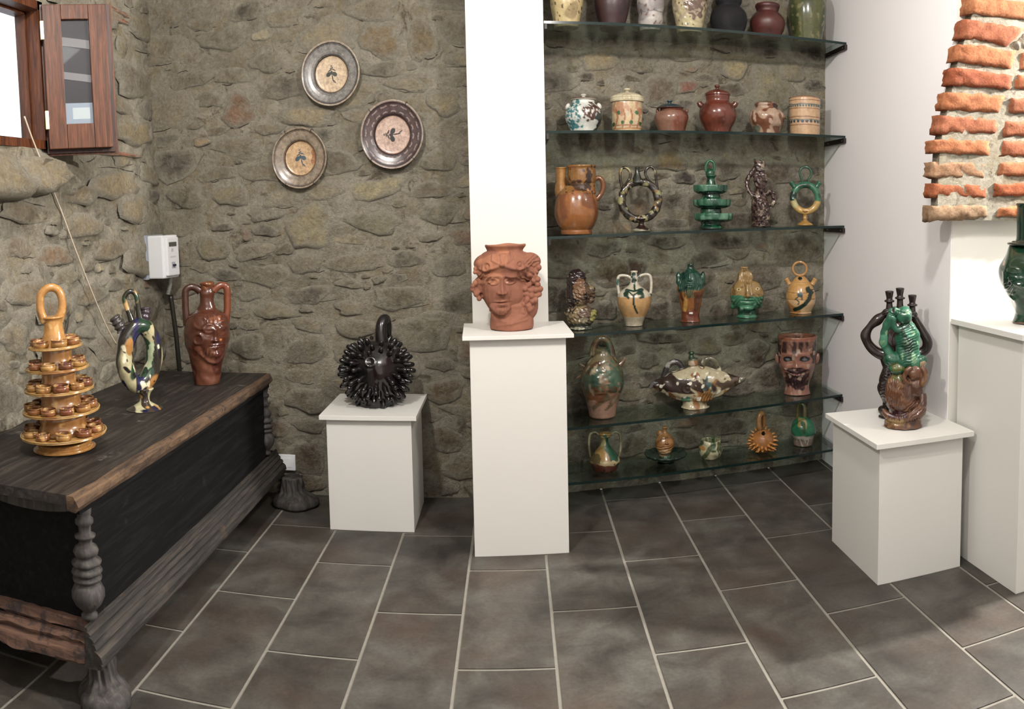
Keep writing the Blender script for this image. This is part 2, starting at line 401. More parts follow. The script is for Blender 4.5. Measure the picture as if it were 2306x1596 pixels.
def joint_shade_strips(parent, fmap, hf, placed, rs, frac):  # thin dark strips laid along stone edges as painted shade of the cracks
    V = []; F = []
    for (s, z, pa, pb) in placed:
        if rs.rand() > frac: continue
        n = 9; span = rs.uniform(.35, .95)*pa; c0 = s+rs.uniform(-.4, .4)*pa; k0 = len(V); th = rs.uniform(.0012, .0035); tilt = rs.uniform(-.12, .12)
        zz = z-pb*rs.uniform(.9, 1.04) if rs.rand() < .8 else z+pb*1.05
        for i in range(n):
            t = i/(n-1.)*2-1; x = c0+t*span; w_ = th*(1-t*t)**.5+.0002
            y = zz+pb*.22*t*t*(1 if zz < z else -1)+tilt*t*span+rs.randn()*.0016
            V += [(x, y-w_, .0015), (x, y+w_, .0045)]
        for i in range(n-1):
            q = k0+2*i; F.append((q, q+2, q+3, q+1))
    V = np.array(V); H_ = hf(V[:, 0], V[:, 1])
    me = mesh('joint_shade_strips', fmap(V[:, 0], V[:, 1], V[:, 2]+H_-.001), F, JOINT_SHADE, False); o = link('joint_shade_strips', me, parent); o['kind'] = 'stuff'
JOINT_SHADE = plain('painted_joint_shade', (62, 56, 48), .95)
HB = hand_back([(855, 92, 44, 40, (140, 118, 82)), (541, 250, 44, 36, (142, 108, 78)), (690, 262, 58, 24, (168, 150, 112)), (640, 40, 48, 20, (150, 138, 108)),
 (845, 425, 66, 24, (176, 164, 122)), (700, 510, 56, 48, (158, 146, 108)), (840, 500, 60, 26, (134, 128, 100)), (950, 90, 36, 44, (128, 112, 80)), (455, 320, 22, 9, (176, 148, 104)),
 (800, 590, 60, 22, (142, 132, 104)), (900, 670, 66, 24, (112, 104, 84)), (600, 620, 50, 26, (132, 124, 100)), (955, 745, 62, 48, (122, 116, 96)), (620, 700, 48, 20, (150, 140, 108)),
 (690, 790, 52, 34, (120, 112, 92)), (560, 780, 44, 26, (126, 118, 98)), (690, 900, 44, 30, (118, 106, 84)), (1000, 880, 46, 30, (112, 92, 66)), (1010, 990, 40, 32, (116, 100, 76)), (690, 1030, 44, 46, (104, 86, 68)),
 (800, 740, 44, 24, (134, 124, 100)), (1010, 600, 36, 26, (140, 134, 116)), (500, 90, 56, 22, (138, 130, 108)), (430, 180, 46, 20, (128, 120, 98)), (420, 440, 44, 28, (120, 112, 92)),
 (520, 440, 46, 24, (142, 132, 104)), (556, 530, 11, 14, (158, 112, 86)), (480, 560, 40, 26, (136, 126, 98)), (990, 360, 40, 24, (134, 124, 98)), (1000, 230, 36, 30, (150, 138, 106)), (990, 480, 48, 24, (124, 118, 98)), (700, 1085, 40, 20, (120, 104, 80)), (600, 140, 40, 22, (130, 122, 100))])
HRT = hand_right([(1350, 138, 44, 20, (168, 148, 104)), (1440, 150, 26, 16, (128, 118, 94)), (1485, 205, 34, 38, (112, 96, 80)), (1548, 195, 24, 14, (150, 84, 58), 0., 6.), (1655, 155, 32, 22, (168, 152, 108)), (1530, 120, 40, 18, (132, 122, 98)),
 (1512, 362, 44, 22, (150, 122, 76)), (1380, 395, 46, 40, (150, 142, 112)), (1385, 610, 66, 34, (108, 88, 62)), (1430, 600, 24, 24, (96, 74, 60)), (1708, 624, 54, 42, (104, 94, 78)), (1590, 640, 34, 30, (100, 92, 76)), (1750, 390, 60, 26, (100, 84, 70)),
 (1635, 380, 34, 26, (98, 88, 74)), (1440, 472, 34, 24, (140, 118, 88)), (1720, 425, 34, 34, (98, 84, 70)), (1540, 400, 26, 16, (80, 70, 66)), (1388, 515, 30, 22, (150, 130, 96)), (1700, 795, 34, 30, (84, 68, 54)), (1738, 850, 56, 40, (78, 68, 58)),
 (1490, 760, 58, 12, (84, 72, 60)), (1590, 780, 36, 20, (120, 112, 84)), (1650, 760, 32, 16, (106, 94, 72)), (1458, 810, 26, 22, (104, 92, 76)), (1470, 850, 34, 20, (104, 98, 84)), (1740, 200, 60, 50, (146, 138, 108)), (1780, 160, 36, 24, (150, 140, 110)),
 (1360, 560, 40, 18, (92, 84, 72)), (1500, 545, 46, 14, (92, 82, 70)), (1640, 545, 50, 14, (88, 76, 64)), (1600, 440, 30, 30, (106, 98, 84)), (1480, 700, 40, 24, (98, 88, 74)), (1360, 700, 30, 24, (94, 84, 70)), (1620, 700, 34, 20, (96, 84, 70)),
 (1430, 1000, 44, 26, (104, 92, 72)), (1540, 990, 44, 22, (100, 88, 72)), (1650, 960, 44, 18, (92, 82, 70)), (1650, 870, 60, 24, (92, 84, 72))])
HLF = hand_left([(262, 415, 46, 34, (166, 146, 104)), (300, 470, 30, 34, (160, 144, 108)), (120, 578, 46, 22, (138, 110, 80)), (44, 560, 34, 22, (132, 112, 86)), (60, 660, 38, 30, (140, 122, 94)), (200, 660, 44, 26, (132, 118, 94)),
 (110, 700, 40, 30, (128, 112, 88)), (30, 760, 30, 40, (140, 128, 104)), (310, 590, 34, 30, (136, 124, 98)), (250, 560, 36, 26, (138, 124, 96)), (170, 800, 30, 30, (126, 112, 92)), (250, 780, 34, 30, (130, 118, 96)), (330, 690, 26, 34, (126, 116, 96)),
 (300, 300, 40, 30, (146, 130, 92)), (320, 60, 30, 26, (142, 130, 100)), (300, 180, 34, 40, (128, 118, 98)), (160, 430, 56, 30, (138, 122, 92)), (60, 400, 60, 36, (140, 124, 92)), (60, 480, 54, 24, (134, 118, 90)), (180, 510, 50, 26, (140, 126, 98))])
rs = np.random.RandomState(11)
SZ = [(.12, .19, 1500), (.08, .12, 3000), (.045, .08, 1600), (.02, .045, 700)]
fill(wall_back, fb, hb, (-1.58, .02, .03, 2.45), HB, rs, PAL, SZ, 298); joint_shade_strips(wall_back, fb, hb, fill.placed, rs, .55)
fill(wall_shelf, fr_, hr, (.30, 1.84, .03, 2.5), HRT, rs, PALR, SZ, 298); joint_shade_strips(wall_shelf, fr_, hr, fill.placed, rs, .4)
hw = hl
fill(wall_left, fl, hw, (1.9, 3.80, .60, 2.55), HLF, rs, PAL, [(.12, .19, 1200), (.08, .12, 2000), (.035, .07, 2000)], 298, avoid=[(1.85, 2.95, 1.60, 2.45)]); joint_shade_strips(wall_left, fl, hl, fill.placed, rs, .5)
# brick courses showing at the corner by the casement
for px, py, hw_, hh in [(268, 25, 30, 7), (270, 41, 32, 7), (275, 348, 44, 5)]:
    p = at_x(px, py, XL); p2 = at_x(px+hw_, py, XL); sc_ = np.hypot(p[0]-CAM[0], p[1])/K
    stone(wall_left, fl, hl, p[1], p[2], abs(p2[1]-p[1]), hh*sc_, (176, 112, 74), rs, h=.02, square=6, rot=0)
# sill boulder under the window: large rounded stones proud of the wall
for (y, z, a, b, h, col) in [(2.30, 1.625, .34, .095, .09, (140, 124, 92)), (2.72, 1.635, .20, .075, .075, (146, 130, 98)), (2.98, 1.63, .10, .07, .03, (130, 120, 98))]:
    stone(wall_left, fl, hl, y, z, a, b, col, rs, h=h, rot=0)
# ---------------------------------------------------------------- pilaster
st(box('trim_1', (.012, 3.55, 0), (.352, 3.93, 3.0), WHITE, bev=.003)); bpy.data.objects['trim_1']['label'] = 'white boxed pilaster between the stone wall and the glass shelves'
# ---------------------------------------------------------------- window in the left wall
win = st(thing('window_1', (XL, 2.39, 1.74), None, None)); del_ = None
win['label'] = 'small brown wooden window overexposed by daylight'
def wl(y, z): return (y-2.39, z-1.74)
Y0, Y1, Z0, Z1 = 1.98-2.39, 2.80-2.39, 0.0, .60
m_ = MB()
for d0, d1, fw in ((-.06, .02, .035), (-.09, -.04, .045)):
    m_.box((d0, Y0, Z0), (d1, Y0+fw, Z1)); m_.box((d0, Y1-fw, Z0), (d1, Y1, Z1)); m_.box((d0, Y0, Z0), (d1, Y1, Z0+fw)); m_.box((d0, Y0, Z1-fw), (d1, Y1, Z1))
m_.build('window_frame', WINWOOD, win)
MB().box((-.070, Y0+.04, Z0+.04), (-.066, Y1-.04, Z1-.04)).build('window_pane', WGLASS, win)
for zz in (.13, .27, .42):
    MB().box((-.34, Y0, zz), (-.325, Y1-.13, zz+.012)).build('window_bar', BLACK, win)
st(box('trim_2', (-1.95, 1.85, 1.62), (XL-.14, 2.95, 1.74), plain('sill_stone', (190, 180, 160), .9)))
# casement
A = np.array([-1.583, 2.765]); B = np.array([-1.385, 2.940]); wdt = float(np.linalg.norm(B-A)); ang = math.atan2(B[1]-A[1], B[0]-A[0])
cs = thing('window_casement', (A[0], A[1], 1.735), 'mahogany-brown glazed window casement swung open over the stone wall', 'casement', rz=ang)
H_ = .58
DARKW = wood_mat('dark_moulding_wood', (34, 18, 12), (52, 28, 20), (78, 46, 34), .35, 2)
MB().box((.0, .0, 0), (wdt, .022, H_)).box((-.004, .022, -.014), (wdt+.022, .036, H_+.012)).build('back_moulding', DARKW, cs)
MB().box((.004, .036, -.022), (wdt+.034, .046, H_+.016)).build('outer_lip', WINWOOD, cs)
st_w = .075; rb, rt = .10, .06
def rail(lo, hi, nm): o = box(nm, lo, hi, WINWOOD, cs, bev=.003); return o
rail((.0, -.022, .0), (st_w, .0, H_), 'stile'); rail((wdt-st_w, -.022, 0), (wdt, 0, H_), 'stile')
rail((st_w+.001, -.021, 0), (wdt-st_w-.001, 0, rb), 'rail'); rail((st_w+.001, -.021, H_-rt), (wdt-st_w-.001, 0, H_), 'rail')
MB().box((st_w, -.010, rb), (wdt-st_w, -.007, H_-rt)).build('glass_pane', WGLASS, cs)
PALE = plain('pale_grey_strip', (150, 138, 134), .6)
MB().box((st_w, -.004, rb), (wdt-st_w, -.001, H_-rt)).build('shutter_panel', plain('dark_shutter', (58, 46, 44), .5), cs)
for z0, z1, c in ((rb+.30, rb+.335, .018), (rb+.165, rb+.195, .018)):  # pale slanted strips between the pane and the dark panel
    V = [(st_w, -.0065, z0+c), (wdt-st_w, -.0065, z0-c+.02), (wdt-st_w, -.0065, z1-c+.02), (st_w, -.0065, z1+c)]; V += [(x, -.0045, z) for x, y, z in V]
    MB().add(V, [(0, 1, 2, 3), (7, 6, 5, 4), (0, 4, 5, 1), (1, 5, 6, 2), (2, 6, 7, 3), (3, 7, 4, 0)]).build('pale_strip', PALE, cs)
MB().box((st_w, -.0065, rb), (wdt-st_w, -.0045, rb+.085)).build('pale_strip', plain('pale_blue_strip', (176, 178, 186), .6), cs)
MB().box((st_w+.03, -.0069, rb+.02), (wdt-st_w-.012, -.0064, rb+.066)).build('paper_sticker', WHITE, cs)
for z in (.08, .44):
    box('hinge', (-.012, -.026, z), (.002, -.012, z+.075), BRASS, cs, bev=.002)
# ---------------------------------------------------------------- plinths
def plinth(name, x0, x1, y0, y1, top, caplo, caphi, capt, label, rot=0):
    t = thing(name, ((x0+x1)/2, (y0+y1)/2, 0), label, 'plinth', rz=rot)
    hx, hy = (x1-x0)/2, (y1-y0)/2; cx, cy = (x0+x1)/2, (y0+y1)/2
    box('plinth_body', (-hx, -hy, 0), (hx, hy, top), WHITE, t, bev=.0015)
    box('plinth_cap', (caplo[0]-cx, caplo[1]-cy, top+.003), (caphi[0]-cx, caphi[1]-cy, top+.003+capt), WHITE, t, bev=.0015)
    return t
plinth('display_plinth', .010, .398, 3.18, 3.52, .895, (-.018, 3.15), (.428, 3.545), .016, 'tall narrow white plinth in front of the pilaster, under the terracotta head', rot=.045)
plinth('display_plinth', -.645, -.262, 3.42, 3.80, .505, (-.672, 3.395), (-.236, 3.84), .02, 'low white plinth against the stone wall, under the black spiky jug')
plinth('display_plinth', 1.498, 1.862, 2.60, 3.045, .527, (1.472, 2.572), (1.896, 3.07), .02, 'low white plinth under the monkey figures, in front of the right wall')
plinth('display_plinth', 1.915, 2.32, 2.295, 2.735, .948, (1.890, 2.265), (2.35, 2.757), .022, 'tall white plinth at the right edge, under the dark green jug')
# ---------------------------------------------------------------- glass shelves
SZS = [2.266, 1.792, 1.328, .867, .434, .145]
SZD = [.026, .030, .036, .024, .022, -.010]
def shz(i, x): return SZS[i]-SZD[i]*(1.87-x)/1.49
def sf(x): return 3.588+(x-.38)*(3.83-3.588)/(1.87-.38)
names = ['topmost glass shelf, holding old jars cut off by the picture top', 'second glass shelf from the top, holding lidded jars', 'third glass shelf from the top, holding the ring flasks', 'fourth glass shelf from the top, holding face jugs and a white amphora',
         'fifth glass shelf from the top, holding the boat-shaped flask', 'lowest glass shelf just above the floor tiles']
xa, xb = .356, XR-.001
for i, z in enumerate(SZS):
    t = thing('glass_shelf', (xa, sf(xa), z-.012), names[i], 'shelf', 'glass shelves on the stone wall')
    P = [(xa, sf(xa)), (xb, sf(xb)), (xb, wy(xb)+.03), (xa, wy(xa)+.03)]
    P = [(x-xa, y-sf(xa)) for x, y in P]
    def zz_(x): return shz(i, x+xa)-z
    V = [(x, y, zz_(x)) for x, y in P]+[(x, y, .012+zz_(x)) for x, y in P]
    MB().add(V, [(0, 3, 2, 1), (4, 5, 6, 7)]).build('glass_pane', GLASS, t)
    e = .0015
    V = [(P[0][0], P[0][1]-e, zz_(P[0][0])), (P[1][0], P[1][1]-e, zz_(P[1][0])), (P[1][0], P[1][1]-e, .012+zz_(P[1][0])), (P[0][0], P[0][1]-e, .012+zz_(P[0][0]))]
    V += [(x, y+e, z_) for x, y, z_ in V]
    MB().add(V, [(0, 1, 2, 3), (7, 6, 5, 4), (0, 4, 5, 1), (1, 5, 6, 2), (2, 6, 7, 3), (3, 7, 4, 0)]).build('cut_edge', GEDGE, t)
    # steel bracket on the white wall and on the pilaster
    for sx, x in ((1, xb-.014), (0, xa)):
        y0, y1 = sf(x)-.012, wy(x)-.03
        q_ = zz_(x-xa); b_ = box('bracket', (x-xa, y0-sf(xa), -.026+q_), (x-xa+.013, y1-sf(xa), -.001+q_), BLACK, t, bev=.001)
        if sx:
            for yy in (.03, .21):
                V = [(x-xa-.0015+.0, y0-sf(xa)+yy+.004*math.cos(a), -.014+.004*math.sin(a)) for a in np.linspace(0, 6.283, 9)[:-1]]
                V += [(.004+v[0], v[1], v[2]) for v in V]
                MB().add(V, [tuple(range(7, -1, -1)), tuple(range(8, 16))]+[(k, (k+1) % 8, 8+(k+1) % 8, 8+k) for k in range(8)]).build('screw', STEEL, b_)
# ---------------------------------------------------------------- brick arch springer
rs2 = np.random.RandomState(5)
def bq(a): return [(1820+x/2.955, y/2.955) for x, y in a]
ROWS = [([(1020, -25), (1700, 45), (1700, 165), (1010, 85)], (196, 128, 84)),
 ([(982, 122), (1445, 190), (1325, 300), (962, 246)], (176, 104, 70)),
 ([(950, 285), (1378, 342), (1362, 456), (916, 410)], (190, 120, 78)),
 ([(902, 450), (1355, 500), (1340, 596), (886, 562)], (168, 92, 58)),
 ([(862, 614), (1310, 636), (1290, 752), (842, 726)], (190, 120, 78)),
 ([(826, 768), (1262, 790), (1256, 890), (806, 888)], (178, 108, 74)),
 ([(780, 925), (1218, 940), (1212, 1036), (775, 1012)], (192, 122, 80)),
 ([(775, 1082), (1192, 1074), (1192, 1188), (770, 1180)], (178, 136, 102)),
 ([(776, 1214), (1186, 1216), (1192, 1318), (764, 1310)], (180, 104, 66)),
 ([(766, 1370), (1196, 1364), (1196, 1450), (756, 1474)], (172, 140, 108)),
 ([(1420, 350), (1700, 370), (1700, 470), (1412, 462)], (190, 122, 84)),
 ([(1402, 500), (1700, 520), (1700, 620), (1376, 586)], (186, 112, 72)),
 ([(1358, 648), (1700, 655), (1700, 772), (1340, 746)], (180, 112, 78)),
 ([(1316, 800), (1700, 815), (1700, 912), (1300, 902)], (178, 108, 74)),
 ([(1302, 940), (1700, 925), (1700, 1050), (1276, 1036)], (176, 104, 70)),
 ([(1282, 1080), (1700, 1080), (1700, 1190), (1266, 1166)], (184, 114, 76)),
 ([(1246, 1222), (1700, 1212), (1700, 1304), (1236, 1306)], (182, 100, 60)),
 ([(1282, 1380), (1700, 1360), (1700, 1450), (1260, 1442)], (206, 130, 84)),
 ([(1345, 190+120), (1452, 205), (1460, 330), (1392, 330)], (150, 138, 120))]
arch = thing('brick_arch', (1.80, 2.70, 1.36), None, None); st(arch)
arch['label'] = 'springing of an exposed red brick arch on the white wall'
YF = 2.70
# mortar bed behind the bricks
left = [(2172, -30), (2160, 35), (2142, 95), (2128, 140), (2118, 190), (2108, 235), (2098, 280), (2088, 330), (2084, 400), (2083, 450), (2082, 494)]
V = []; 
for px, py in left:
    p = at_y(px+29, py, YF+.009); q = p
    V += [(p[0], YF+.009, p[2]), (p[0], YF+.064, p[2]), (2.5, YF+.009, p[2]), (2.5, YF+.064, p[2])]
V = [(x-1.80, y-2.70, z-1.36) for x, y, z in V]
F = []
n = len(left)
for i in range(n-1):
    a, b = 4*i, 4*(i+1)
    F += [(a, b, b+2, a+2), (a+1, b+1, b, a)]
F += [(4*(n-1), 4*(n-1)+1, 4*(n-1)+3, 4*(n-1)+2)]
# subdivide the flat bed face for an uneven surface
mb = link('mortar_bed', mesh('mortar_bed', V, F, MORTAR), arch)
nb = Noise(77, 60)
def brick(quad, col):
    P = []
    q = bq(quad)
    isleft = quad[0][0] < 1100
    if isleft: q = [(q[0][0]+18, q[0][1]), q[1], q[2], (q[3][0]+18, q[3][1])]
    c = [at_y(x, y, YF) for x, y in q]
    c = [np.array([p[0], p[2]]) for p in c]
    n_, k_ = 14, 6
    dep = .064 if isleft else .05
    V = []; F = []
    dy = rs2.uniform(-.006, .006)
    def pt(u, v):
        return (c[0]*(1-u)+c[1]*u)*(1-v)+(c[3]*(1-u)+c[2]*u)*v
    us = np.linspace(0, 1, n_); vs = np.linspace(0, 1, k_)
    idx = {}
    for a, uu in enumerate(us):
        for b, vv in enumerate(vs):
            p = pt(uu, vv); edge = min(uu*5, (1-uu)*5, vs[b]*3, (1-vs[b])*3, 1)
            nz = nb(np.array([[p[0], p[1], a*.01]]))[0]
            j = rs2.randn(2)*.0028 if (a in (0, n_-1) or b in (0, k_-1)) else (0, 0)
            V.append((p[0]+j[0], YF+dy+nz*.0025+(1-edge)**2*.006, p[1]+j[1])); idx[a, b] = len(V)-1
    for a in range(n_-1):
        for b in range(k_-1): F.append((idx[a, b], idx[a, b+1], idx[a+1, b+1], idx[a+1, b]))
    ring = [idx[a, 0] for a in range(n_)]+[idx[n_-1, b] for b in range(1, k_)]+[idx[a, k_-1] for a in range(n_-2, -1, -1)]+[idx[0, b] for b in range(k_-2, 0, -1)]
    rings = [ring]
    for d in (.35, .7, 1):
        new = []
        for i_ in ring:
            x, y, z = V[i_]; V.append((x+rs2.randn()*.0015, YF+dep*d+rs2.randn()*.001, z+rs2.randn()*.0015)); new.append(len(V)-1)
        rings.append(new)
    m_ = len(ring)
    for r0, r1 in zip(rings, rings[1:]):
        for i_ in range(m_): F.append((r0[i_], r0[(i_+1) % m_], r1[(i_+1) % m_], r1[i_]))
    V = [(x-1.80, y-2.70, z-1.36) for x, y, z in V]
    o = link('brick', mesh('brick', V, F, BRICK, True), arch); o.color = (*lin(col), 1)
for qd, col in ROWS: brick(qd, col)
# ---------------------------------------------------------------- chest
ch = thing('wooden_chest', (-1.287, 2.8, 0), 'long black antique wooden chest on paw feet along the left wall', 'chest')
def cb(name, lo, hi, mat, bev=0, par=None): return box(name, (lo[0]+1.25, lo[1]-2.8, lo[2]), (hi[0]+1.25, hi[1]-2.8, hi[2]), mat, par or ch, bev)
def rough_box(name, lo, hi, mat, n, amp, seed, par=None, profile=None):
    # box swept along y with a wavy worn edge
    rr = Noise(seed, 9); r2 = Noise(seed+1, 40)
    ys = np.linspace(lo[1], hi[1], n); V = []; F = []
    prof = profile or [(lo[0], lo[2]), (hi[0], lo[2]), (hi[0], hi[2]), (lo[0], hi[2])]
    k_ = len(prof)
    for y in ys:
        for i_, (x, z) in enumerate(prof):
            d = (rr(np.array([[x*3, y, z*6]]))[0]*.6+r2(np.array([[x, y, z*3]]))[0]*.4)*amp if x > (lo[0]+hi[0])/2 else 0
            V.append((x+d+1.25, y-2.8, z+(d*.35 if profile is None else d*.3)))
    for a in range(n-1):
        for i_ in range(k_):
            p, q = a*k_+i_, a*k_+(i_+1) % k_; F.append((p, q, q+k_, p+k_))
    F += [tuple(range(k_-1, -1, -1)), tuple(range((n-1)*k_, n*k_))]
    return link(name, mesh(name, V, F, mat), par or ch)
cb('chest_body', (-1.53, 1.94, .262), (-.955, 3.59, .631), CHESTWOOD)
lid = rough_box('chest_lid', (-1.572, 1.83, .638), (-.945, 3.63, .668), LIDWOOD, 40, .002, 31)
rough_box('lid_edge', (-.946, 1.825, .62), (-.918, 3.63, .666), RAWWOOD, 70, .005, 33, lid, [(-.95, .626), (-.925, .620), (-.916, .636), (-.918, .654), (-.93, .6665), (-.95, .6665)])
rough_box('lid_edge_moulding', (-.96, 1.86, .604), (-.93, 3.61, .626), CHESTWOOD, 20, .002, 36, lid)
# base moulding in stepped bands along the long side, and across the near end
steps = [(-.955, .264), (-.946, .262), (-.944, .254), (-.949, .251), (-.940, .247), (-.936, .240), (-.942, .237), (-.932, .231), (-.926, .222), (-.934, .219), (-.922, .214), (-.915, .203), (-.923, .199), (-.912, .193), (-.903, .184), (-.901, .166), (-.908, .162), (-.903, .156), (-.908, .145), (-.96, .140)]
GM = wood_mat('dusty_moulding', (22, 21, 20), (42, 39, 36), (72, 65, 58), .75, 1, bs=.5, patch=((88, 66, 50), 6, .60, .5))
rough_box('base_moulding', (-.96, 1.886, .14), (-.90, 3.74, .262), GM, 60, .0022, 41, None, steps)
V = []; F = []; xs = np.linspace(-1.56, -.950, 40); pr_ = [(1.94, .266), (1.925, .262), (1.915, .235), (1.93, .222), (1.905, .205), (1.915, .19), (1.892, .176), (1.89, .150), (1.90, .140), (1.95, .138)]
na = Noise(51, 14); nb2 = Noise(52, 60)
for x in xs:
    for y, z in pr_:
        d = (na(np.array([[x, y*2, z*5]]))[0]*.6+nb2(np.array([[x, y, z]]))[0]*.4)*.005
        V.append((x+1.25, y+d-2.8, z+d*.5))
k_ = len(pr_)
for a in range(len(xs)-1):
    for i_ in range(k_-1):
        p = a*k_+i_; F.append((p, p+1, p+1+k_, p+k_))
F += [tuple(range((len(xs)-1)*k_, len(xs)*k_)), tuple(range(k_-1, -1, -1))]
link('end_moulding', mesh('end_moulding', V, F, ENDWOOD), ch)
cb('chest_bottom', (-1.58, 1.93, .142), (-.958, 3.72, .262), CHESTWOOD)
# scalloped apron under the near end of the lid
nx = 60; V = []; F = []
for a, x in enumerate(np.linspace(-1.57, -.965, nx)):
    u_ = (x+1.57)/.3; zz = .622-.020-.020*abs(math.sin(u_*math.pi))**.6
    for y in (1.895, 1.938): V += [(x+1.25, y-2.8, .636), (x+1.25, y-2.8, zz)]
for a in range(nx-1):
    p = 4*a; F += [(p, p+1, p+5, p+4), (p+2, p+6, p+7, p+3), (p+1, p+3, p+7, p+5)]
link('scalloped_apron', mesh('scalloped_apron', V, F, GREYWOOD), ch)
def lathe_mesh(prof, n=28):
    V = []; F = []
    for r_, z in prof:
        for i in range(n): V.append((r_*math.cos(6.28319*i/n), r_*math.sin(6.28319*i/n), z))
    for j in range(len(prof)-1):
        for i in range(n):
            p, q = j*n+i, j*n+(i+1) % n; F.append((p, q, q+n, p+n))
    F += [tuple(range(n-1, -1, -1)), tuple(range((len(prof)-1)*n, len(prof)*n))]
    return V, F
bal = [(.012, .27), (.017, .275), (.018, .285), (.012, .292), (.018, .302), (.029, .318), (.036, .338), (.036, .356), (.030, .374), (.022, .384), (.031, .388), (.032, .396), (.020, .402), (.030, .406), (.034, .414), (.031, .422), (.018, .428),
       (.031, .434), (.033, .442), (.028, .449), (.017, .455), (.025, .462), (.028, .474), (.024, .486), (.014, .496), (.015, .508), (.022, .514), (.023, .520), (.013, .528), (.014, .548), (.020, .556), (.020, .566), (.014, .574), (.016, .586), (.017, .600), (.010, .608)]
for y in (1.925, 3.615):
    V, F = lathe_mesh(bal)
    sc__ = 1.35 if y < 3 else 1.1; V = [(x*sc__+(-.958+1.25), yy*sc__+y-2.8, z) for x, yy, z in V]
    link('corner_baluster', mesh('corner_baluster', V, F, GREYWOOD, True), ch)
# lion paw feet
def paw(cx_, cy_, rz, big):
    nu, nv = 64, 30; V = []; F = []
    for j in range(nv):
        v = j/(nv-1.); z = .14*(1-v)
        rr_ = .050+.012*v+.028*smooth01((v-.45)/.35)-.012*smooth01((v-.9)/.1)
        for i in range(nu):
            th = 6.28319*i/nu
            toes = (.010*abs(math.sin(th*2.5+.6))**.7*smooth01((v-.4)/.3)-.004)
            fur = .0035*math.sin(th*9+v*5)*(1-smooth01((v-.5)/.3))+.003*math.sin(th*15-v*9)*(1-smooth01((v-.5)/.3))
            ext = 1+.30*max(0, math.cos(th))*smooth01((v-.35)/.4)
            R_ = (rr_+toes+fur)*ext*big
            V.append((R_*math.cos(th), R_*math.sin(th)*.95, z))
    for j in range(nv-1):
        for i in range(nu):
            p, q = j*nu+i, j*nu+(i+1) % nu; F.append((p, p+nu, q+nu, q))
    F += [tuple(range(nu)), tuple(range(nv*nu-1, (nv-1)*nu-1, -1))]
    c, s = math.cos(rz), math.sin(rz)
    V = [(x*c-y*s+cx_+1.25, x*s+y*c+cy_-2.8, z) for x, y, z in V]
    return link('paw_foot', mesh('paw_foot', V, F, GREYWOOD, True), ch)
paw(-.955, 1.975, -.8, .86); paw(-.862, 3.70, -.35, 1.12); paw(-1.50, 1.975, -2.2, .9)
paw(-1.50, 3.66, 2.2, .9)
# ---------------------------------------------------------------- breaker box, conduit, socket, cable
mt_ = thing('electrical_box', (-1.535, 3.705, 1.135), 'white circuit breaker box with small display in the corner of the stone walls', 'box', rz=math.radians(80))
MW = plain('white_plastic', (228, 230, 232), .35)
GREYP = plain('grey_plastic', (150, 156, 164), .5)
box('backplate', (-.086, .05, -.004), (.072, .074, .222), GREYP, mt_, bev=.002)
ob = box('housing', (-.068, -.045, 0), (.068, .05, .218), MW, mt_, bev=.008)
box('front_cover', (-.052, -.062, .012), (.052, -.044, .206), MW, mt_, bev=.006)
box('display', (-.036, -.0635, .160), (.030, -.061, .182), plain('lcd', (84, 84, 76), .2), mt_)
for x0, z0, x1, z1, c in ((-.02, .135, .0, .150, (196, 196, 196)), (-.03, .105, .02, .112, (206, 206, 206)), (-.02, .05, .012, .082, (176, 178, 184))):
    box('label_plate', (x0, -.0632, z0), (x1, -.061, z1), plain('grey_print', c, .4), mt_)
box('switch_lever', (-.012, -.072, .060), (.008, -.061, .070), plain('blue_black_lever', (34, 36, 62), .4), mt_, bev=.001)
def tube_vf(pts, rad, n=12, cap=True, flat=None):
    P = [Vector(p) for p in pts]; V = []; F = []
    up = None
    for i, p in enumerate(P):
        t = (P[min(i+1, len(P)-1)]-P[max(i-1, 0)]).normalized()
        if up is None:
            up = Vector((0, 0, 1)) if abs(t.z) < .8 else Vector((0, 1, 0))
        a = t.cross(up).normalized(); up = a.cross(t).normalized()
        r_ = rad[i] if hasattr(rad, '__len__') else rad
        for k in range(n):
            th = 6.28319*k/n; fx = (flat or 1)
            V.append(tuple(p+a*(r_*math.cos(th))+up*(r_*fx*math.sin(th))))
    for i in range(len(P)-1):
        for k in range(n):
            p_, q = i*n+k, i*n+(k+1) % n; F.append((p_, q, q+n, p_+n))
    if cap: F += [tuple(range(n-1, -1, -1)), tuple(range((len(P)-1)*n, len(P)*n))]
    return V, F
def spline(pts, n):
    P = np.array(pts, float); m_ = len(P); out = []
    for t in np.linspace(0, m_-1, n):
        i = min(int(t), m_-2); f_ = t-i
        p0 = P[max(i-1, 0)]; p1 = P[i]; p2 = P[i+1]; p3 = P[min(i+2, m_-1)]
        out.append(.5*((2*p1)+(-p0+p2)*f_+(2*p0-5*p1+4*p2-p3)*f_**2+(-p0+3*p1-3*p2+p3)*f_**3))
    return np.array(out)
co = thing('conduit_pipe', (-1.50, 3.80, .70), 'black conduit pipe with grey corrugated end running down from the white breaker box', 'pipe')
def on_back(px, py, off): p = at_y(px, py, YB-off); return (p[0]+1.50, p[1]-3.80, p[2]-.70)
pts = spline([on_back(384, 622, .06), on_back(383, 640, .05), on_back(378, 662, .04)], 50)
rad = [.0105+.0022*math.sin(i*1.9) for i in range(50)]
V, F = tube_vf(pts, rad); link('corrugated_hose', mesh('corrugated_hose', V, F, plain('grey_hose', (176, 176, 170), .5), True), co)
pts = spline([on_back(384, 664, .035), on_back(396, 750, .03), on_back(405, 842, .025)], 14)
V, F = tube_vf(pts, .0125); link('pipe', mesh('pipe', V, F, plain('black_pvc', (34, 33, 26), .35), True), co)
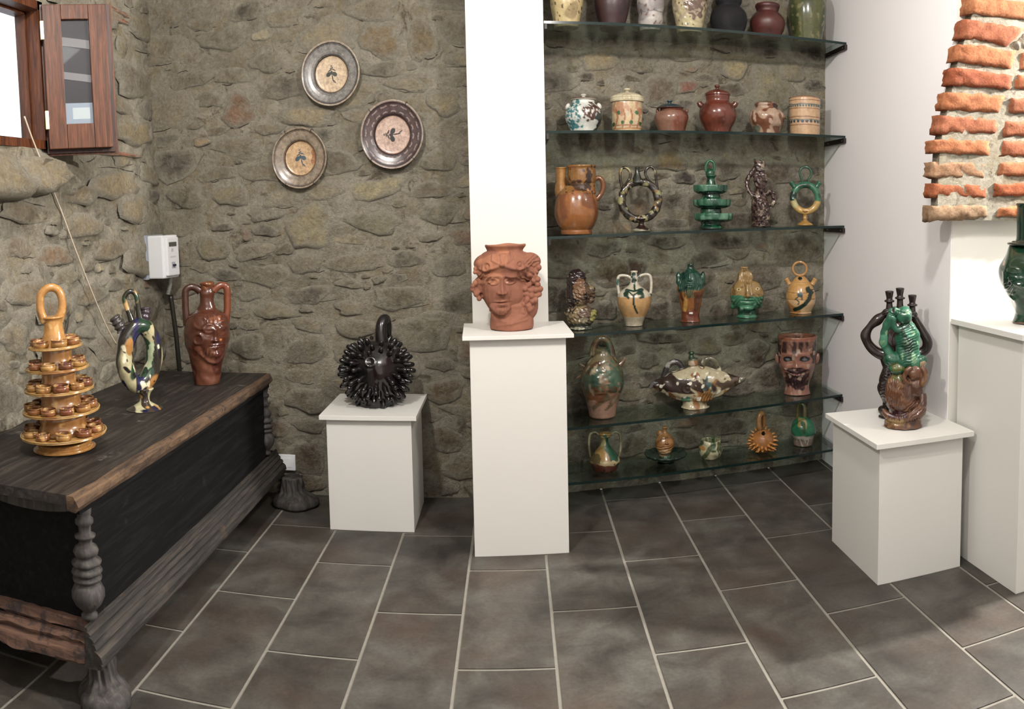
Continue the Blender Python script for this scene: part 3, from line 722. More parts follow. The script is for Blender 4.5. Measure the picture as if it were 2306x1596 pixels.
so = thing('power_socket', (-.985, YB-.012, .165), 'white wall socket plate half hidden by the chest end', 'socket', rz=0)
box('cover_plate', (-.065, -.008, -.04), (.065, .008, .04), MW, so, bev=.002)
box('socket_insert', (-.048, -.0095, -.024), (.020, -.007, .024), MW, so, bev=.001)
box('blank_insert', (.022, -.0095, -.024), (.046, -.007, .024), MW, so, bev=.001)
for dz in (.013, 0, -.013): box('socket_hole', (-.005, -.0105, dz-.003), (.000, -.009, dz+.003), BLACK, so)
ca = [at_x(px, py, XL+.035) for px, py in ((55, 262), (75, 318), (108, 400), (140, 480), (170, 562), (205, 652), (240, 735), (262, 775))]
V, F = tube_vf(spline([tuple(p) for p in ca], 40), .0032, 8)
o = link('cable', mesh('cable', V, F, plain('cream_cable', (186, 172, 152), .5), True)); props(o, 'thin cream cable hanging from the window down the left stone wall', 'cable')
# ---------------------------------------------------------------- plates on the back wall
def plate_mat(name, rimcol, rimdark, centre, line, specks):
    mt, nt, b = newmat(name)
    a = N(nt, 'ShaderNodeVertexColor', layer_name='Col').outputs[0]
    n = noise(nt, specks, 4, .7, objco(nt), .5)
    nt.links.new(mix(nt, a, ramp(nt, n, [(.35, (.62, .60, .6)), (.55, (1, 1, 1)), (.75, (1.35, 1.35, 1.3))]), 1.0, 'MULTIPLY'), b.inputs['Base Color'])
    b.inputs['Roughness'].default_value = .25; b.inputs['Coat Weight'].default_value = .2
    return mt
def setcol(me, C):
    ca_ = me.color_attributes.new('Col', 'FLOAT_COLOR', 'POINT')
    ca_.data.foreach_set('color', np.concatenate([C, np.ones((len(C), 1))], 1).astype(np.float32).ravel())
def blobmask(x, y, b): # rotated ellipse distance
    cx_, cy_, rx, ry, rot = b; c, s = math.cos(math.radians(rot)), math.sin(math.radians(rot))
    u = ((x-cx_)*c+(y-cy_)*s)/rx; v = (-(x-cx_)*s+(y-cy_)*c)/ry
    return np.sqrt(u*u+v*v)
PM = plate_mat('painted_majolica', 0, 0, 0, 0, 60)
def wall_plate(px, py, R, label, cols, motif, pattern=0):
    p = at_y(px, py, YB-.035); t = thing('wall_plate', (p[0], YB-.012, p[2]), label, 'plate', 'majolica plates hung on the stone wall')
    prof = [(0, -.006), (.35, -.006), (.50, -.007), (.545, -.009), (.57, -.016), (.60, -.022), (.68, -.026), (.78, -.029), (.88, -.033), (.95, -.037), (.985, -.040), (1.0, -.038), (1.0, -.034), (.9, -.024), (.6, -.012), (.5, .004), (.2, .006), (0, .006)]
    q = [(0, -.006)]
    rr_, yy_ = [], []
    for (r0, y0), (r1, y1) in zip(prof, prof[1:]):
        k = max(1, int(abs(r1-r0)/.012))
        for i in range(k): rr_.append(r0+(r1-r0)*i/k); yy_.append(y0+(y1-y0)*i/k)
    rr_.append(0); yy_.append(.006); n = 160
    nr = len(rr_); TH = np.arange(n)/n*2*np.pi
    R1 = np.array(rr_)[:, None]; X = R1*np.sin(TH)[None]; Z = R1*np.cos(TH)[None]; Y = np.array(yy_)[:, None]+0*X
    wob = 1+.006*np.sin(2*TH+1)+.004*np.sin(5*TH)
    V = np.stack([(X*R*wob).ravel(), Y.ravel(), (Z*R*wob).ravel()], 1)
    I = np.arange(nr*n).reshape(nr, n); J = np.roll(I, -1, 1)
    F = np.stack([I[:-1], I[1:], J[1:], J[:-1]], -1).reshape(-1, 4)
    me = mesh('plate_body', V, F, PM, True)
    r_ = (R1+0*X).ravel(); th = np.tile(TH, nr); x = X.ravel(); z = Z.ravel(); front = np.arange(nr*n) < (11.5/17*nr+999)*n
    C = np.tile(np.array(lin(cols['rim']), float), (nr*n, 1))
    nn = Noise(9, 9)(np.stack([x, z, x*0], 1)); C *= (1+.10*np.clip(nn, -2, 2))[:, None]
    C[r_ > .93] = lin(cols['lip'])
    if pattern:   # scalloped manganese pattern round the rim
        s1 = np.sin(th*16)*.5+.5; dark = (r_ > .60) & (r_ < .90)
        light = ((np.abs(r_-.66-.02*s1) < .022) & (s1 > .35)) | ((np.abs(r_-.86+.03*s1) < .018) & (s1 > .3))
        C[dark & light] = lin(cols['spot'])
    else:
        s1 = np.sin(th*22)
        C[(np.abs(r_-.70) < .03) & (s1 > .55)] = np.array(lin(cols['spot']))
    C[r_ < .55] = lin(cols['centre'])
    for a, w_ in ((.925, .011), (.60, .011), (.565, .008), (.895, .005)): C[np.abs(r_-a) < w_] = lin(cols['line'])
    if 'stain' in cols:
        mm = (blobmask(x, z, (.50, .03, .10, .28, 0)) < 1+.25*Noise(4, 20)(np.stack([x, z, x*0], 1))) & (r_ < .58); C[mm] = lin(cols['stain'])
    back = np.repeat(np.arange(nr) > nr*.62, n); 
    for b, c in motif: C[(blobmask(x, z, b) < 1) & (r_ < .54)] = lin(c)
    g_ = C.mean(1, keepdims=True); C = (g_+(C-g_)*.78)*.98
    setcol(me, np.clip(C, 0, 1)); link('plate_body', me, t)
    # wire hooks
    for a in cols['hooks']:
        cx_, cz_ = math.sin(a)*R, math.cos(a)*R
        V, F = tube_vf([(cx_*.93, -.044, cz_*.93), (cx_*1.02, -.046, cz_*1.02), (cx_*1.05, -.03, cz_*1.05), (cx_*1.02, .0, cz_*1.02)], .0016, 6)
        link('hook', mesh('hook', V, F, BLACK), t)
    V, F = tube_vf([(0, .004, R*.9), (0, .007, R*.95), (0, .008, R*.98)], .0016, 6); link('hanging_wire', mesh('hanging_wire', V, F, BLACK), t); t.scale = (.975, 1, 1.04)
dk = (38, 42, 36)
def leafmotif(c, rot, s=1.):
    M = []
    cr, sr = math.cos(rot), math.sin(rot)
    def T(x, y, rx, ry, a): return ((x*cr-y*sr)*s, (x*sr+y*cr)*s, rx*s, ry*s, a+math.degrees(rot))
    for x, y, rx, ry, a in ((-.07, -.0, .06, .045, 30), (.07, .0, .06, .045, -30), (0, .03, .03, .04, 0), (-.04, .08, .05, .014, 30), (.05, .09, .05, .014, -25), (0, .13, .04, .013, 15), (0, .17, .025, .012, 0), (.02, -.08, .012, .08, 10), (.06, -.15, .012, .05, 40)):
        M.append((T(x, y, rx, ry, a), c))
    return M
wall_plate(745, 166, .149, 'highest wall plate, grey-blue rim around a peach centre', dict(rim=(124, 120, 114), lip=(164, 148, 126), spot=(142, 136, 130), centre=(200, 172, 134), line=(44, 36, 38), hooks=[]), leafmotif((40, 46, 32), 0, 1.5))
wall_plate(883, 303, .157, 'largest wall plate, dark purple-brown rim around a pink-beige centre', dict(rim=(78, 58, 56), lip=(158, 138, 122), spot=(148, 128, 122), centre=(192, 158, 138), line=(42, 28, 32), hooks=[-.75, .5, 2.4, 3.9]), leafmotif((24, 18, 20), 1.5, 1.6), 1)
wall_plate(675, 356, .143, 'lowest wall plate, beige rim and tan centre with a blue sprig', dict(rim=(142, 124, 102), lip=(150, 132, 108), spot=(124, 126, 104), centre=(196, 158, 108), line=(56, 42, 38), stain=(168, 112, 72), hooks=[-.5, .5, 2.6, 3.7]), leafmotif((60, 84, 98), .1, 1.6))
# ---------------------------------------------------------------- ceramics toolkit
# shapes are written in units of one photo pixel at the object's own distance, then turned into metres
def catmull(prof, step=1.3):
    P = np.array(prof, float); out = [P[0]]
    for i in range(len(P)-1):
        p0 = P[max(i-1, 0)]; p1 = P[i]; p2 = P[i+1]; p3 = P[min(i+2, len(P)-1)]
        d = np.linalg.norm(p2-p1)
        if d < 1e-6: continue
        if np.linalg.norm(p1-p0) < 1e-6: p0 = p1-(p2-p1)
        if np.linalg.norm(p3-p2) < 1e-6: p3 = p2+(p2-p1)
        n = max(1, int(d/step))
        for t in np.linspace(0, 1, n+1)[1:]:
            q = .5*((2*p1)+(-p0+p2)*t+(2*p0-5*p1+4*p2-p3)*t*t+(-p0+3*p1-3*p2+p3)*t**3)
            out.append(q)
    out = np.array(out); out[:, 1] = np.maximum(out[:, 1], 0); return out
def lathe(cx, prof, n=64, flat=1., step=1.15, d0=0., lobes=None):
    Q = catmull(prof, step); th = np.arange(n)/n*2*np.pi
    r_ = Q[:, 1][:, None]; y = Q[:, 0][:, None]+0*th
    if lobes: r_ = r_*(1+lobes[1]*np.abs(np.sin(th*lobes[0]/2))[None]*np.clip((r_-lobes[2])/3, 0, 1))
    V = np.stack([cx+r_*np.sin(th), y, d0-r_*np.cos(th)*flat], -1).reshape(-1, 3)
    m_ = len(Q); I = np.arange(m_*n).reshape(m_, n); J = np.roll(I, -1, 1)
    F = np.stack([I[:-1], J[:-1], J[1:], I[1:]], -1).reshape(-1, 4)
    return V, F
def ell(cx, cy, d, rx, ry, rd=None, n=20, m_=14, rot=0):
    rd = rd or rx; ph = np.linspace(0, np.pi, m_)[:, None]; th = (np.arange(n)/n*2*np.pi)[None]
    x = np.sin(ph)*np.sin(th)*rx; y = -np.cos(ph)*ry+0*th; z = -np.sin(ph)*np.cos(th)*rd
    c, s = math.cos(math.radians(rot)), math.sin(math.radians(rot))
    V = np.stack([cx+x*c-y*s, cy+x*s+y*c, d+z], -1).reshape(-1, 3)
    I = np.arange(m_*n).reshape(m_, n); J = np.roll(I, -1, 1)
    return V, np.stack([I[:-1], J[:-1], J[1:], I[1:]], -1).reshape(-1, 4)
def tube(pts, rad, n=14, seg=None, flat=None, closed=False, ridge=None):
    P = np.array([(p[0], p[1], p[2] if len(p) > 2 else 0.) for p in pts], float)
    L_t = np.linalg.norm(np.diff(P, axis=0), axis=1).sum(); seg = seg or max(8, int(L_t/1.8))
    if closed: P = np.concatenate([P, P[:3]]); 
    Q = spline([tuple(p) for p in P], seg if not closed else int(seg*1.4))
    if closed:
        m0 = len(P)-1; t = np.linspace(0, m0, len(Q)); Q = Q[(t >= 1) & (t < m0-1)]
    m_ = len(Q)
    if hasattr(rad, '__len__'): R = np.interp(np.linspace(0, 1, m_), np.linspace(0, 1, len(rad)), rad)
    else: R = np.full(m_, float(rad))
    if ridge: R = R*(1+ridge[1]*np.sin(np.arange(m_)/m_*2*np.pi*ridge[0]))
    V = []; up = None
    for i in range(m_):
        if closed: t = Q[(i+1) % m_]-Q[i-1]
        else: t = Q[min(i+1, m_-1)]-Q[max(i-1, 0)]
        t = t/(np.linalg.norm(t)+1e-9)
        if up is None: up = np.array([0, 0, -1.]) if abs(t[2]) < .8 else np.array([0, -1., 0])
        a = np.cross(t, up); a /= np.linalg.norm(a)+1e-9; up = np.cross(a, t)
        th = np.arange(n)/n*2*np.pi; f_ = flat or 1
        V.append(Q[i]+np.outer(np.cos(th)*R[i], a)+np.outer(np.sin(th)*R[i]*f_, up))
    if not closed:   # rounded ends
        V = [np.tile(Q[0], (n, 1))]+V+[np.tile(Q[-1], (n, 1))]
    V = np.array(V); k = len(V); V = V.reshape(-1, 3)
    I = np.arange(k*n).reshape(k, n); J = np.roll(I, -1, 1)
    if closed: I2, J2 = np.roll(I, -1, 0), np.roll(J, -1, 0); F = np.stack([I, J, J2, I2], -1)
    else: F = np.stack([I[:-1], J[:-1], J[1:], I[1:]], -1)
    return V, F.reshape(-1, 4)
def merge(parts):
    V = []; F = []; n = 0
    for v, f_ in parts: V.append(v); F.append(f_+n); n += len(v)
    return np.concatenate(V), np.concatenate(F)
def remesh(parts, voxel, smooth=2):
    V, F = merge(parts)
    V2 = V.copy(); V2 = np.stack([V[:, 0], V[:, 2], -V[:, 1]], 1)
    me = mesh('tmp', V2, F); o = bpy.data.objects.new('tmp', me); COL.objects.link(o)
    mo = o.modifiers.new('r', 'REMESH'); mo.mode = 'VOXEL'; mo.voxel_size = voxel
    sm = o.modifiers.new('s', 'SMOOTH'); sm.factor = .5; sm.iterations = smooth
    dg = bpy.context.evaluated_depsgraph_get(); e = o.evaluated_get(dg); m2 = e.to_mesh()
    n = len(m2.vertices); A = np.empty(n*3, np.float32); m2.vertices.foreach_get('co', A); A = A.reshape(-1, 3).astype(float)
    k = len(m2.polygons); B_ = np.empty(k*4, np.int32); m2.loops.foreach_get('vertex_index', B_)
    e.to_mesh_clear(); bpy.data.objects.remove(o); bpy.data.meshes.remove(me)
    return np.stack([A[:, 0], -A[:, 2], A[:, 1]], 1), B_.reshape(-1, 4)
def vnormals(V, F):
    a = V[F[:, 2]]-V[F[:, 0]]; b = V[F[:, 3]]-V[F[:, 1]]; n = np.cross(a, b); N_ = np.zeros_like(V)
    for k in range(4): np.add.at(N_, F[:, k], n)
    return N_/(np.linalg.norm(N_, axis=1)[:, None]+1e-9)
def seg_dist(x, y, pts):
    d = np.full(len(x), 1e9)
    for (x0, y0), (x1, y1) in zip(pts, pts[1:]):
        dx, dy = x1-x0, y1-y0; t = np.clip(((x-x0)*dx+(y-y0)*dy)/(dx*dx+dy*dy+1e-9), 0, 1)
        d = np.minimum(d, np.hypot(x-x0-t*dx, y-y0-t*dy))
    return d
def sculpt(V, F, bumps):
    if not bumps: return V
    N_ = vnormals(V, F)
    # outward check
    c = V.mean(0)
    if ((V-c)*N_).sum() < 0: N_ = -N_
    w_ = np.clip(-N_[:, 2]*2.6, 0, 1); x, y = V[:, 0], V[:, 1]; D = np.zeros(len(V))
    for b in bumps:
        k = b[0]
        if k == 'n': D += b[2]*Noise(b[3] if len(b) > 3 else 7, b[1])(V); continue
        if k == 'l': D += w_*b[3]*np.exp(-(seg_dist(x, y, b[1])/b[2])**2); continue
        if k == 's':
            _, cx, cy, sx, sy, amp, wl, rot = b; c, s = math.cos(math.radians(rot)), math.sin(math.radians(rot))
            q = blobmask(x, y, (cx, cy, sx, sy, 0)); D += w_*amp*np.sin(((x-cx)*c+(y-cy)*s)/wl*6.283+1.1*Noise(5, .09)(V)+.7*Noise(6, .2)(V))*smooth01(1.6-q*1.2); continue
        cx, cy, sx, sy, amp = b[1:6]; rot = b[6] if len(b) > 6 else 0
        q = blobmask(x, y, (cx, cy, sx, sy, rot))
        if k == 'g': D += w_*amp*np.exp(-q*q)
        elif k == 'h': D += w_*amp*np.sqrt(np.clip(1-q*q, 0, 1))
        elif k == 'r': D += w_*amp*np.exp(-((q-1)/.28)**2)
    return V+N_*D[:, None]
def paint(V, base, ops):
    x, y, z = V.T; C = np.tile(np.array(lin(base), float), (len(V), 1))
    for o in ops or []:
        k = o[0]
        if k == 'b':      # blob x y rx ry rot colour edge-noise
            _, cx, cy, rx, ry, rot, col, e = o
            q = blobmask(x, y, (cx, cy, rx, ry, rot))+e*.5*Noise(int(cx+cy) % 97, .22)(V)
            a = smooth01((1.06-q)/.12)*(z < 3)
        elif k == 'band':
            _, y0, y1, col, wob = o
            yy = y+wob*Noise(int(y0) % 89, .12)(V); a = smooth01((yy-y0)/1.2+.5)*smooth01((y1-yy)/1.2+.5)
        elif k == 'n':    # noise patches freq threshold colour seed
            _, f_, th, col, seed = o[:5]; a = smooth01((Noise(seed, f_)(V*np.array([1, .8, 1]))-th)/.25)
            if len(o) > 5: a = a*smooth01((y-o[5])/5+.5)*smooth01((o[6]-y)/5+.5)
        elif k == 'run':  # vertical drips
            _, f_, th, col, seed = o[:5]; a = smooth01((Noise(seed, f_)(V*np.array([1, .22, 1]))-th)/.25)
            if len(o) > 5: a = a*smooth01((y-o[5])/5+.5)*smooth01((o[6]-y)/5+.5)
        elif k == 'line':
            _, pts, wd, col = o; a = smooth01((wd-seg_dist(x, y, pts))/.8+.5)*(z < 3)
        elif k == 'dots':
            _, y0, col, n, r_, ry = o; th = np.arctan2(x-o_cx[0], -z); u_ = (th/(2*np.pi)*n) % 1-.5
            a = ((u_*2)**2*(1./r_**2)+((y-y0)/ry)**2 < 1).astype(float)
        C = C*(1-a[:, None])+np.array(lin(col))[None]*a[:, None]
    g = C.mean(1, keepdims=True); C = (g+(C-g)*.86)*.92
    return np.clip(C, 0, 1)
o_cx = [0.]
class Pot:
    def __init__(s, name, label, cat, group, cx, base, plan=None, zb=None, roll=0):
        if plan is None:
            a = (.38, sf(.38)+.145); b = (1.87, sf(1.87)+.145); p = at_line(cx, project((1.1, 3.85, SZS[base]))[1], a, b); X, Y, Z = p[0], p[1], shz(base, p[0])+.001
        else: X, Y, Z = plan[0], plan[1], zb
        s.X, s.Y, s.Z = X, Y, Z; az = math.atan2(X-CAM[0], Y-CAM[1]); D = math.hypot(X-CAM[0], Y-CAM[1]); s.ppm = K/D
        s.u0, s.v0 = project((X, Y, Z)); u1, v1 = project((X, Y, Z+.2)); s.su = (u1-s.u0)/.2; s.sv = (s.v0-v1)/.2
        s.t = thing(name, (X, Y, Z), label, cat, group, rz=-az)
        if roll: s.t.rotation_euler = (0, math.radians(roll), -az)
    def loc(s, V):
        z = (s.v0-V[:, 1])/s.sv; x = (V[:, 0]-(s.u0+s.su*z))/s.ppm; return np.stack([x, V[:, 2]/s.ppm, np.maximum(z, 0)], 1)
    def part(s, name, vf, col, ops=None, bumps=None, mat=None, parent=None, vox=None, sm=2, label=None):
        if vox: V, F = remesh(vf if isinstance(vf, list) else [vf], vox, sm)
        else: V, F = merge(vf) if isinstance(vf, list) else vf
        V = sculpt(V, F, bumps); C = paint(V, col, ops)
        me = mesh(name, s.loc(V), F, mat or GLAZE, True); setcol(me, C)
        o = link(name, me, parent or s.t)
        if label: o['label'] = label
        return o
    def lathe(s, name, cx, prof, col, ops=None, bumps=None, mat=None, n=104, flat=1., parent=None, **kw):
        o_cx[0] = cx; return s.part(name, lathe(cx, prof, n, flat, **kw), col, ops, bumps, mat, parent)
    def tube(s, name, pts, rad, col, ops=None, mat=None, parent=None, **kw):
        return s.part(name, tube(pts, rad, **kw), col, ops, None, mat, parent)
def closed(prof, inner=None, base=None):
    """profile from rim downwards -> add flat base; optional inner wall so that the mouth is open"""
    P = list(prof)
    if inner: y0, r0 = P[0]; P = [(y0+inner[1], 0), (y0+inner[1], r0-inner[0]-.5), (y0+1.5, r0-inner[0]), (y0+.2, r0-inner[0]*.7), (y0-.3, r0-inner[0]*.3)]+P
    else: P = [(P[0][0], 0)]+P
    P += [P[-1], (P[-1][0]+.2, 0)]
    return P
def face(cx, ey, e, ny, my, chy, a, beard=False):
    B = []
    for sgn in (-1, 1):
        B += [('g', cx+sgn*e, ey-.62*e, .85*e, .26*e, .42*a, sgn*8), ('g', cx+sgn*e, ey, .62*e, .40*e, -.55*a), ('h', cx+sgn*e, ey, .46*e, .27*e, .42*a), ('r', cx+sgn*e, ey, .52*e, .34*e, .26*a),
              ('g', cx+sgn*1.25*e, ny, .7*e, .7*e, .3*a), ('g', cx+sgn*.36*e, ny+.04*e, .2*e, .18*e, .5*a), ('g', cx+sgn*.18*e, ny+.24*e, .11*e, .08*e, -.45*a)]
    B += [('l', [(cx, ey-.4*e), (cx, ny)], .26*e, .75*a), ('g', cx, ny-.02*e, .30*e, .28*e, .75*a), ('g', cx, my-.17*e, .62*e, .15*e, .55*a), ('g', cx, my+.22*e, .48*e, .17*e, .6*a), ('g', cx, my+.02*e, .75*e, .055*e, -.5*a),
          ('g', cx, chy, .7*e, .45*e, .5*a), ('g', cx, (my+chy)/2+.1*e, .6*e, .12*e, -.2*a)]
    return B
G1 = 'old jars on the topmost glass shelf'; G2 = 'lidded jars on the second glass shelf'; G3 = 'vessels on the third glass shelf'
G4 = 'vessels on the fourth glass shelf'; G5 = 'vessels on the fifth glass shelf'; G6 = 'small vessels on the lowest glass shelf'
def z0(i): return project((1.1, 3.85, SZS[i]))[1]
# ---- shelf 1
def jar1(cx, prof, col, label, ops, mat=GLAZE, base_r=28, handles=None, bumps=None):
    p = Pot('ceramic_jar', label, 'jar', G1, cx, 0)
    y = p.v0; P = [q for q in prof if q[0] < y-3]+[(y-.5, base_r)]
    p.lathe('jar_body', cx, closed(P, (3, 20)), col, ops, bumps, mat)
    return p
p = jar1(1276, [(-92, 22), (-88, 24), (-84, 20), (-74, 19), (-62, 26), (-40, 35), (-10, 37), (15, 36), (40, 31), (60, 28)], (196, 174, 118), 'cream yellow glazed jar with brown speckles, first at the left of the topmost shelf', [('n', .05, .6, (150, 128, 84), 3), ('n', .30, 1.35, (92, 70, 46), 4)], base_r=26)
for sg in (-1, 1): p.tube('handle', [(1276+sg*18, -74), (1276+sg*34, -72), (1276+sg*40, -52), (1276+sg*36, -36)], 4, (186, 164, 110))
p = jar1(1378, [(-70, 24), (-66, 27), (-62, 23), (-52, 22), (-40, 29), (-15, 37.5), (10, 39), (30, 36), (50, 31)], (56, 30, 30), 'dark maroon-brown matte jar, second on the topmost shelf', [('n', .06, .3, (44, 24, 26), 5)], SATIN, 27)
for sg in (-1, 1): p.tube('handle', [(1378+sg*22, -52), (1378+sg*36, -48), (1378+sg*38, -30), (1378+sg*35, -20)], 4, (56, 30, 30), mat=SATIN)
jar1(1465, [(-76, 18), (-72, 20), (-68, 16), (-55, 15), (-44, 20), (-20, 28), (5, 30), (20, 29), (31, 26.5), (37, 26.5), (48, 27.5), (60, 25)], (176, 168, 160), 'whitish worn jar with a seam round its belly, third on the topmost shelf', [('n', .05, .5, (140, 132, 130), 7), ('n', .25, 1.3, (110, 84, 70), 8), ('band', 30, 32, (110, 106, 106), 1.)], SATIN, 23)
p = jar1(1553, [(-80, 17), (-76, 19), (-72, 15), (-60, 14), (-48, 20), (-25, 33), (0, 38.5), (20, 38), (40, 33.5), (60, 30)], (192, 178, 134), 'cream glazed jar with a large brown medallion, fourth on the topmost shelf',
 [('b', 1567, 14, 22, 32, 8, (112, 88, 74), .25), ('n', .22, .55, (170, 152, 128), 9, -20, 48), ('n', .3, 1.3, (110, 90, 70), 10)], base_r=27, bumps=[('n', .25, .25)])
jar1(1641, [(-60, 22), (-56, 24), (-50, 20), (-40, 19), (-28, 24), (-12, 29), (4, 29), (11, 26), (15, 24.5), (20, 30), (30, 38), (44, 41), (58, 39), (70, 35)], (30, 28, 31), 'matte black double-bellied jar, fifth on the topmost shelf', [('n', .06, .6, (38, 36, 40), 11)], CLAY, 32)
jar1(1728, [(10, 25), (13, 27), (17, 27), (22, 25), (28, 24.5), (34, 30), (44, 37), (54, 39), (66, 37), (78, 32)], (84, 36, 30), 'squat dark red-brown pot with flared rim, sixth on the topmost shelf', [('n', .06, .4, (68, 28, 26), 12)], SATIN, 28)
p = jar1(1818, [(-62, 17), (-58, 19), (-54, 16), (-44, 16), (-30, 24), (-10, 36), (10, 41.5), (32, 42), (55, 39), (75, 35)], (84, 88, 46), 'large olive green glazed jar at the right end of the topmost shelf', [('n', .05, .4, (62, 70, 38), 13), ('n', .22, 1.2, (120, 116, 76), 14), ('n', .03, .9, (54, 60, 34), 15)], base_r=31)
for x in (-24, -8): p.part('lug', ell(1818+x, 4, -39+abs(x)*.35, 3.5, 8, 5), (96, 100, 56))
# ---- shelf 2
def pot2(name, cx, label, cat='jar'): return Pot(name, label, cat, G2, cx, 1)
p = pot2('lidded_jar', 1314, 'white lidded jar with teal and brown sponged patches, first on the second shelf')
p.lathe('jar_body', 1314, closed([(226, 25), (228, 26), (234, 26.5), (238, 31), (246, 38), (258, 41), (270, 40), (283, 34), (294, 30), (p.v0-.5, 29)]), (206, 206, 196),
 [('b', 1284, 258, 20, 28, 20, (50, 116, 118), .5), ('b', 1290, 280, 14, 14, 0, (58, 120, 124), .6), ('n', .35, .55, (196, 204, 198), 21, 236, 290), ('b', 1334, 254, 20, 20, 30, (78, 50, 40), .35), ('n', .42, .6, (204, 200, 190), 22, 238, 276), ('b', 1349, 275, 8, 26, 0, (40, 60, 60), .5), ('b', 1345, 296, 9, 10, 0, (52, 70, 66), .4)])
l = p.lathe('lid', 1314, [(219, 0), (219, 6), (221, 20), (222.5, 27), (224, 28.5), (226, 27), (226, 0)], (196, 186, 170), [('band', 221.5, 224.6, (84, 58, 44), .2)])
p.lathe('knob', 1314, [(212, 0), (212, 5), (214, 6.5), (217, 4), (219.5, 3.5), (219.5, 0)], (206, 202, 190), parent=l)
for x, s_ in ((1279, -1), (1349, 1)): p.part('handle', ell(x, 239, 0, 5, 7.5, 5, rot=s_*-25), (210, 206, 198))
p = pot2('lidded_canister', 1412, 'cream cylindrical canister with orange and green leaf painting, second on the second shelf')
p.lathe('canister_body', 1412, closed([(226, 33), (232, 34), (250, 34.5), (280, 34), (p.v0-.5, 32)]), (196, 178, 140),
 [('band', 231, 258, (182, 132, 94), 3.5), ('n', .16, .1, (196, 170, 126), 23), ('band', 284, 286.5, (150, 90, 56), .6), ('band', 290, 294, (176, 130, 84), .8)]+[('line', [(1386+i*16, 290), (1392+i*16, 266), (1388+i*16, 250)], 1.8, (164, 100, 62)) for i in range(5)]+[('b', x, y, 3.6, 4.6, 0, (56, 96, 56), .15) for x, y in ((1394, 257), (1433, 257), (1402, 279), (1421, 279), (1441, 280), (1383, 282))])
l = p.lathe('lid', 1412, [(207, 0), (208, 8), (211, 22), (217, 35), (221, 38), (224, 37), (226, 38.5), (229, 37.5), (231, 34), (231, 0)], (204, 192, 156), [('n', .08, .8, (180, 166, 128), 24), ('line', [(1384, 213), (1395, 211), (1405, 207)], 1.2, (90, 80, 60))])
p.lathe('knob', 1412, [(199, 0), (199, 6), (201, 8), (204, 7), (206, 4), (208, 5), (208, 0)], (196, 184, 150), parent=l)
p = pot2('lidded_jar', 1512, 'reddish brown round pot with a dark teal lid, third on the second shelf')
p.lathe('jar_body', 1512, closed([(243, 24), (245, 25), (248, 26), (252, 33), (262, 37.5), (272, 37), (284, 33), (p.v0-.5, 28)]), (122, 66, 44), [('n', .06, .2, (96, 52, 38), 25), ('n', .03, .7, (134, 94, 74), 26)], [('n', .05, .6)])
l = p.lathe('lid', 1509, [(232, 0), (233, 6), (236, 20), (241, 28), (243.5, 31), (245, 30), (245, 0)], (40, 62, 68), [('band', 242.5, 246, (74, 44, 40), .3)])
p.lathe('knob', 1508, [(226, 0), (226, 5), (228, 6.5), (231, 4), (234, 4), (234, 0)], (36, 58, 66), parent=l)
for x in (1481, 1546): p.part('handle', ell(x, 250, 0, 4, 5.5, 4), (120, 70, 50))
p = pot2('lidded_jar', 1616, 'tallest red-brown glazed pot with lid and two ear handles, centre of the second shelf')
p.lathe('jar_body', 1616, closed([(215, 26), (217, 27), (226, 26), (231, 28), (238, 36), (250, 41), (262, 41.5), (275, 38), (288, 31), (p.v0-.5, 27)]), (106, 46, 28), [('n', .04, .6, (88, 38, 24), 27)])
l = p.lathe('lid', 1616, [(201, 0), (201, 6), (204, 17), (209, 26), (212, 28.5), (214, 28), (216, 26), (216, 0)], (98, 44, 30))
p.lathe('knob', 1615, [(191, 0), (191.5, 5), (195, 6), (199, 3.5), (202, 6), (202, 0)], (92, 42, 28), parent=l)
for sg in (-1, 1): p.tube('handle', [(1616+sg*30, 240, 0), (1616+sg*38, 236, 0), (1616+sg*41, 230, 0)], [7, 6.5, 5.5], (96, 44, 30))
p = pot2('marbled_jar', 1726, 'small brown and buff marbled jar with a chipped rim, fifth on the second shelf')
p.lathe('jar_body', 1726, closed([(233, 25), (236, 27), (239, 26), (243, 25), (247, 30), (256, 37), (266, 39.5), (278, 37), (290, 31), (p.v0-.5, 26)], (3, 26)), (176, 144, 118), [('n', .10, .0, (120, 70, 46), 28), ('n', .20, .9, (186, 158, 134), 29), ('n', .07, 1.3, (110, 110, 92), 31), ('b', 1745, 240, 8, 5, 20, (50, 28, 22), .3)], [('n', .12, .5)])
p.lathe('lid', 1724, [(226, 0), (227, 6), (231, 18), (235, 24), (236, 0)], (136, 112, 92), [('n', .2, .3, (96, 74, 60), 32)])
p = pot2('banded_canister', 1812, 'cylindrical peach canister with brown lines and blue scalloped bands, right end of the second shelf')
p.lathe('canister_body', 1812, closed([(222, 34), (224, 35), (260, 34.5), (296, 34), (p.v0-.5, 33)]), (206, 166, 122), [('band', a, b, (132, 84, 54), .2) for a, b in ((228, 229.6), (246, 247.8), (265, 267), (283, 284.8))]+[('band', 237, 240, (104, 112, 104), .6), ('dots', 241.5, (66, 96, 100), 34, .8, 2.4), ('dots', 276, (52, 66, 78), 22, .75, 3.2), ('band', 271, 273.5, (110, 116, 110), .4)])
p.lathe('lid', 1812, [(215, 0), (216, 10), (218, 24), (221, 32), (223, 34.5), (224, 0)], (178, 128, 92), [('n', .2, .5, (84, 66, 52), 33)])
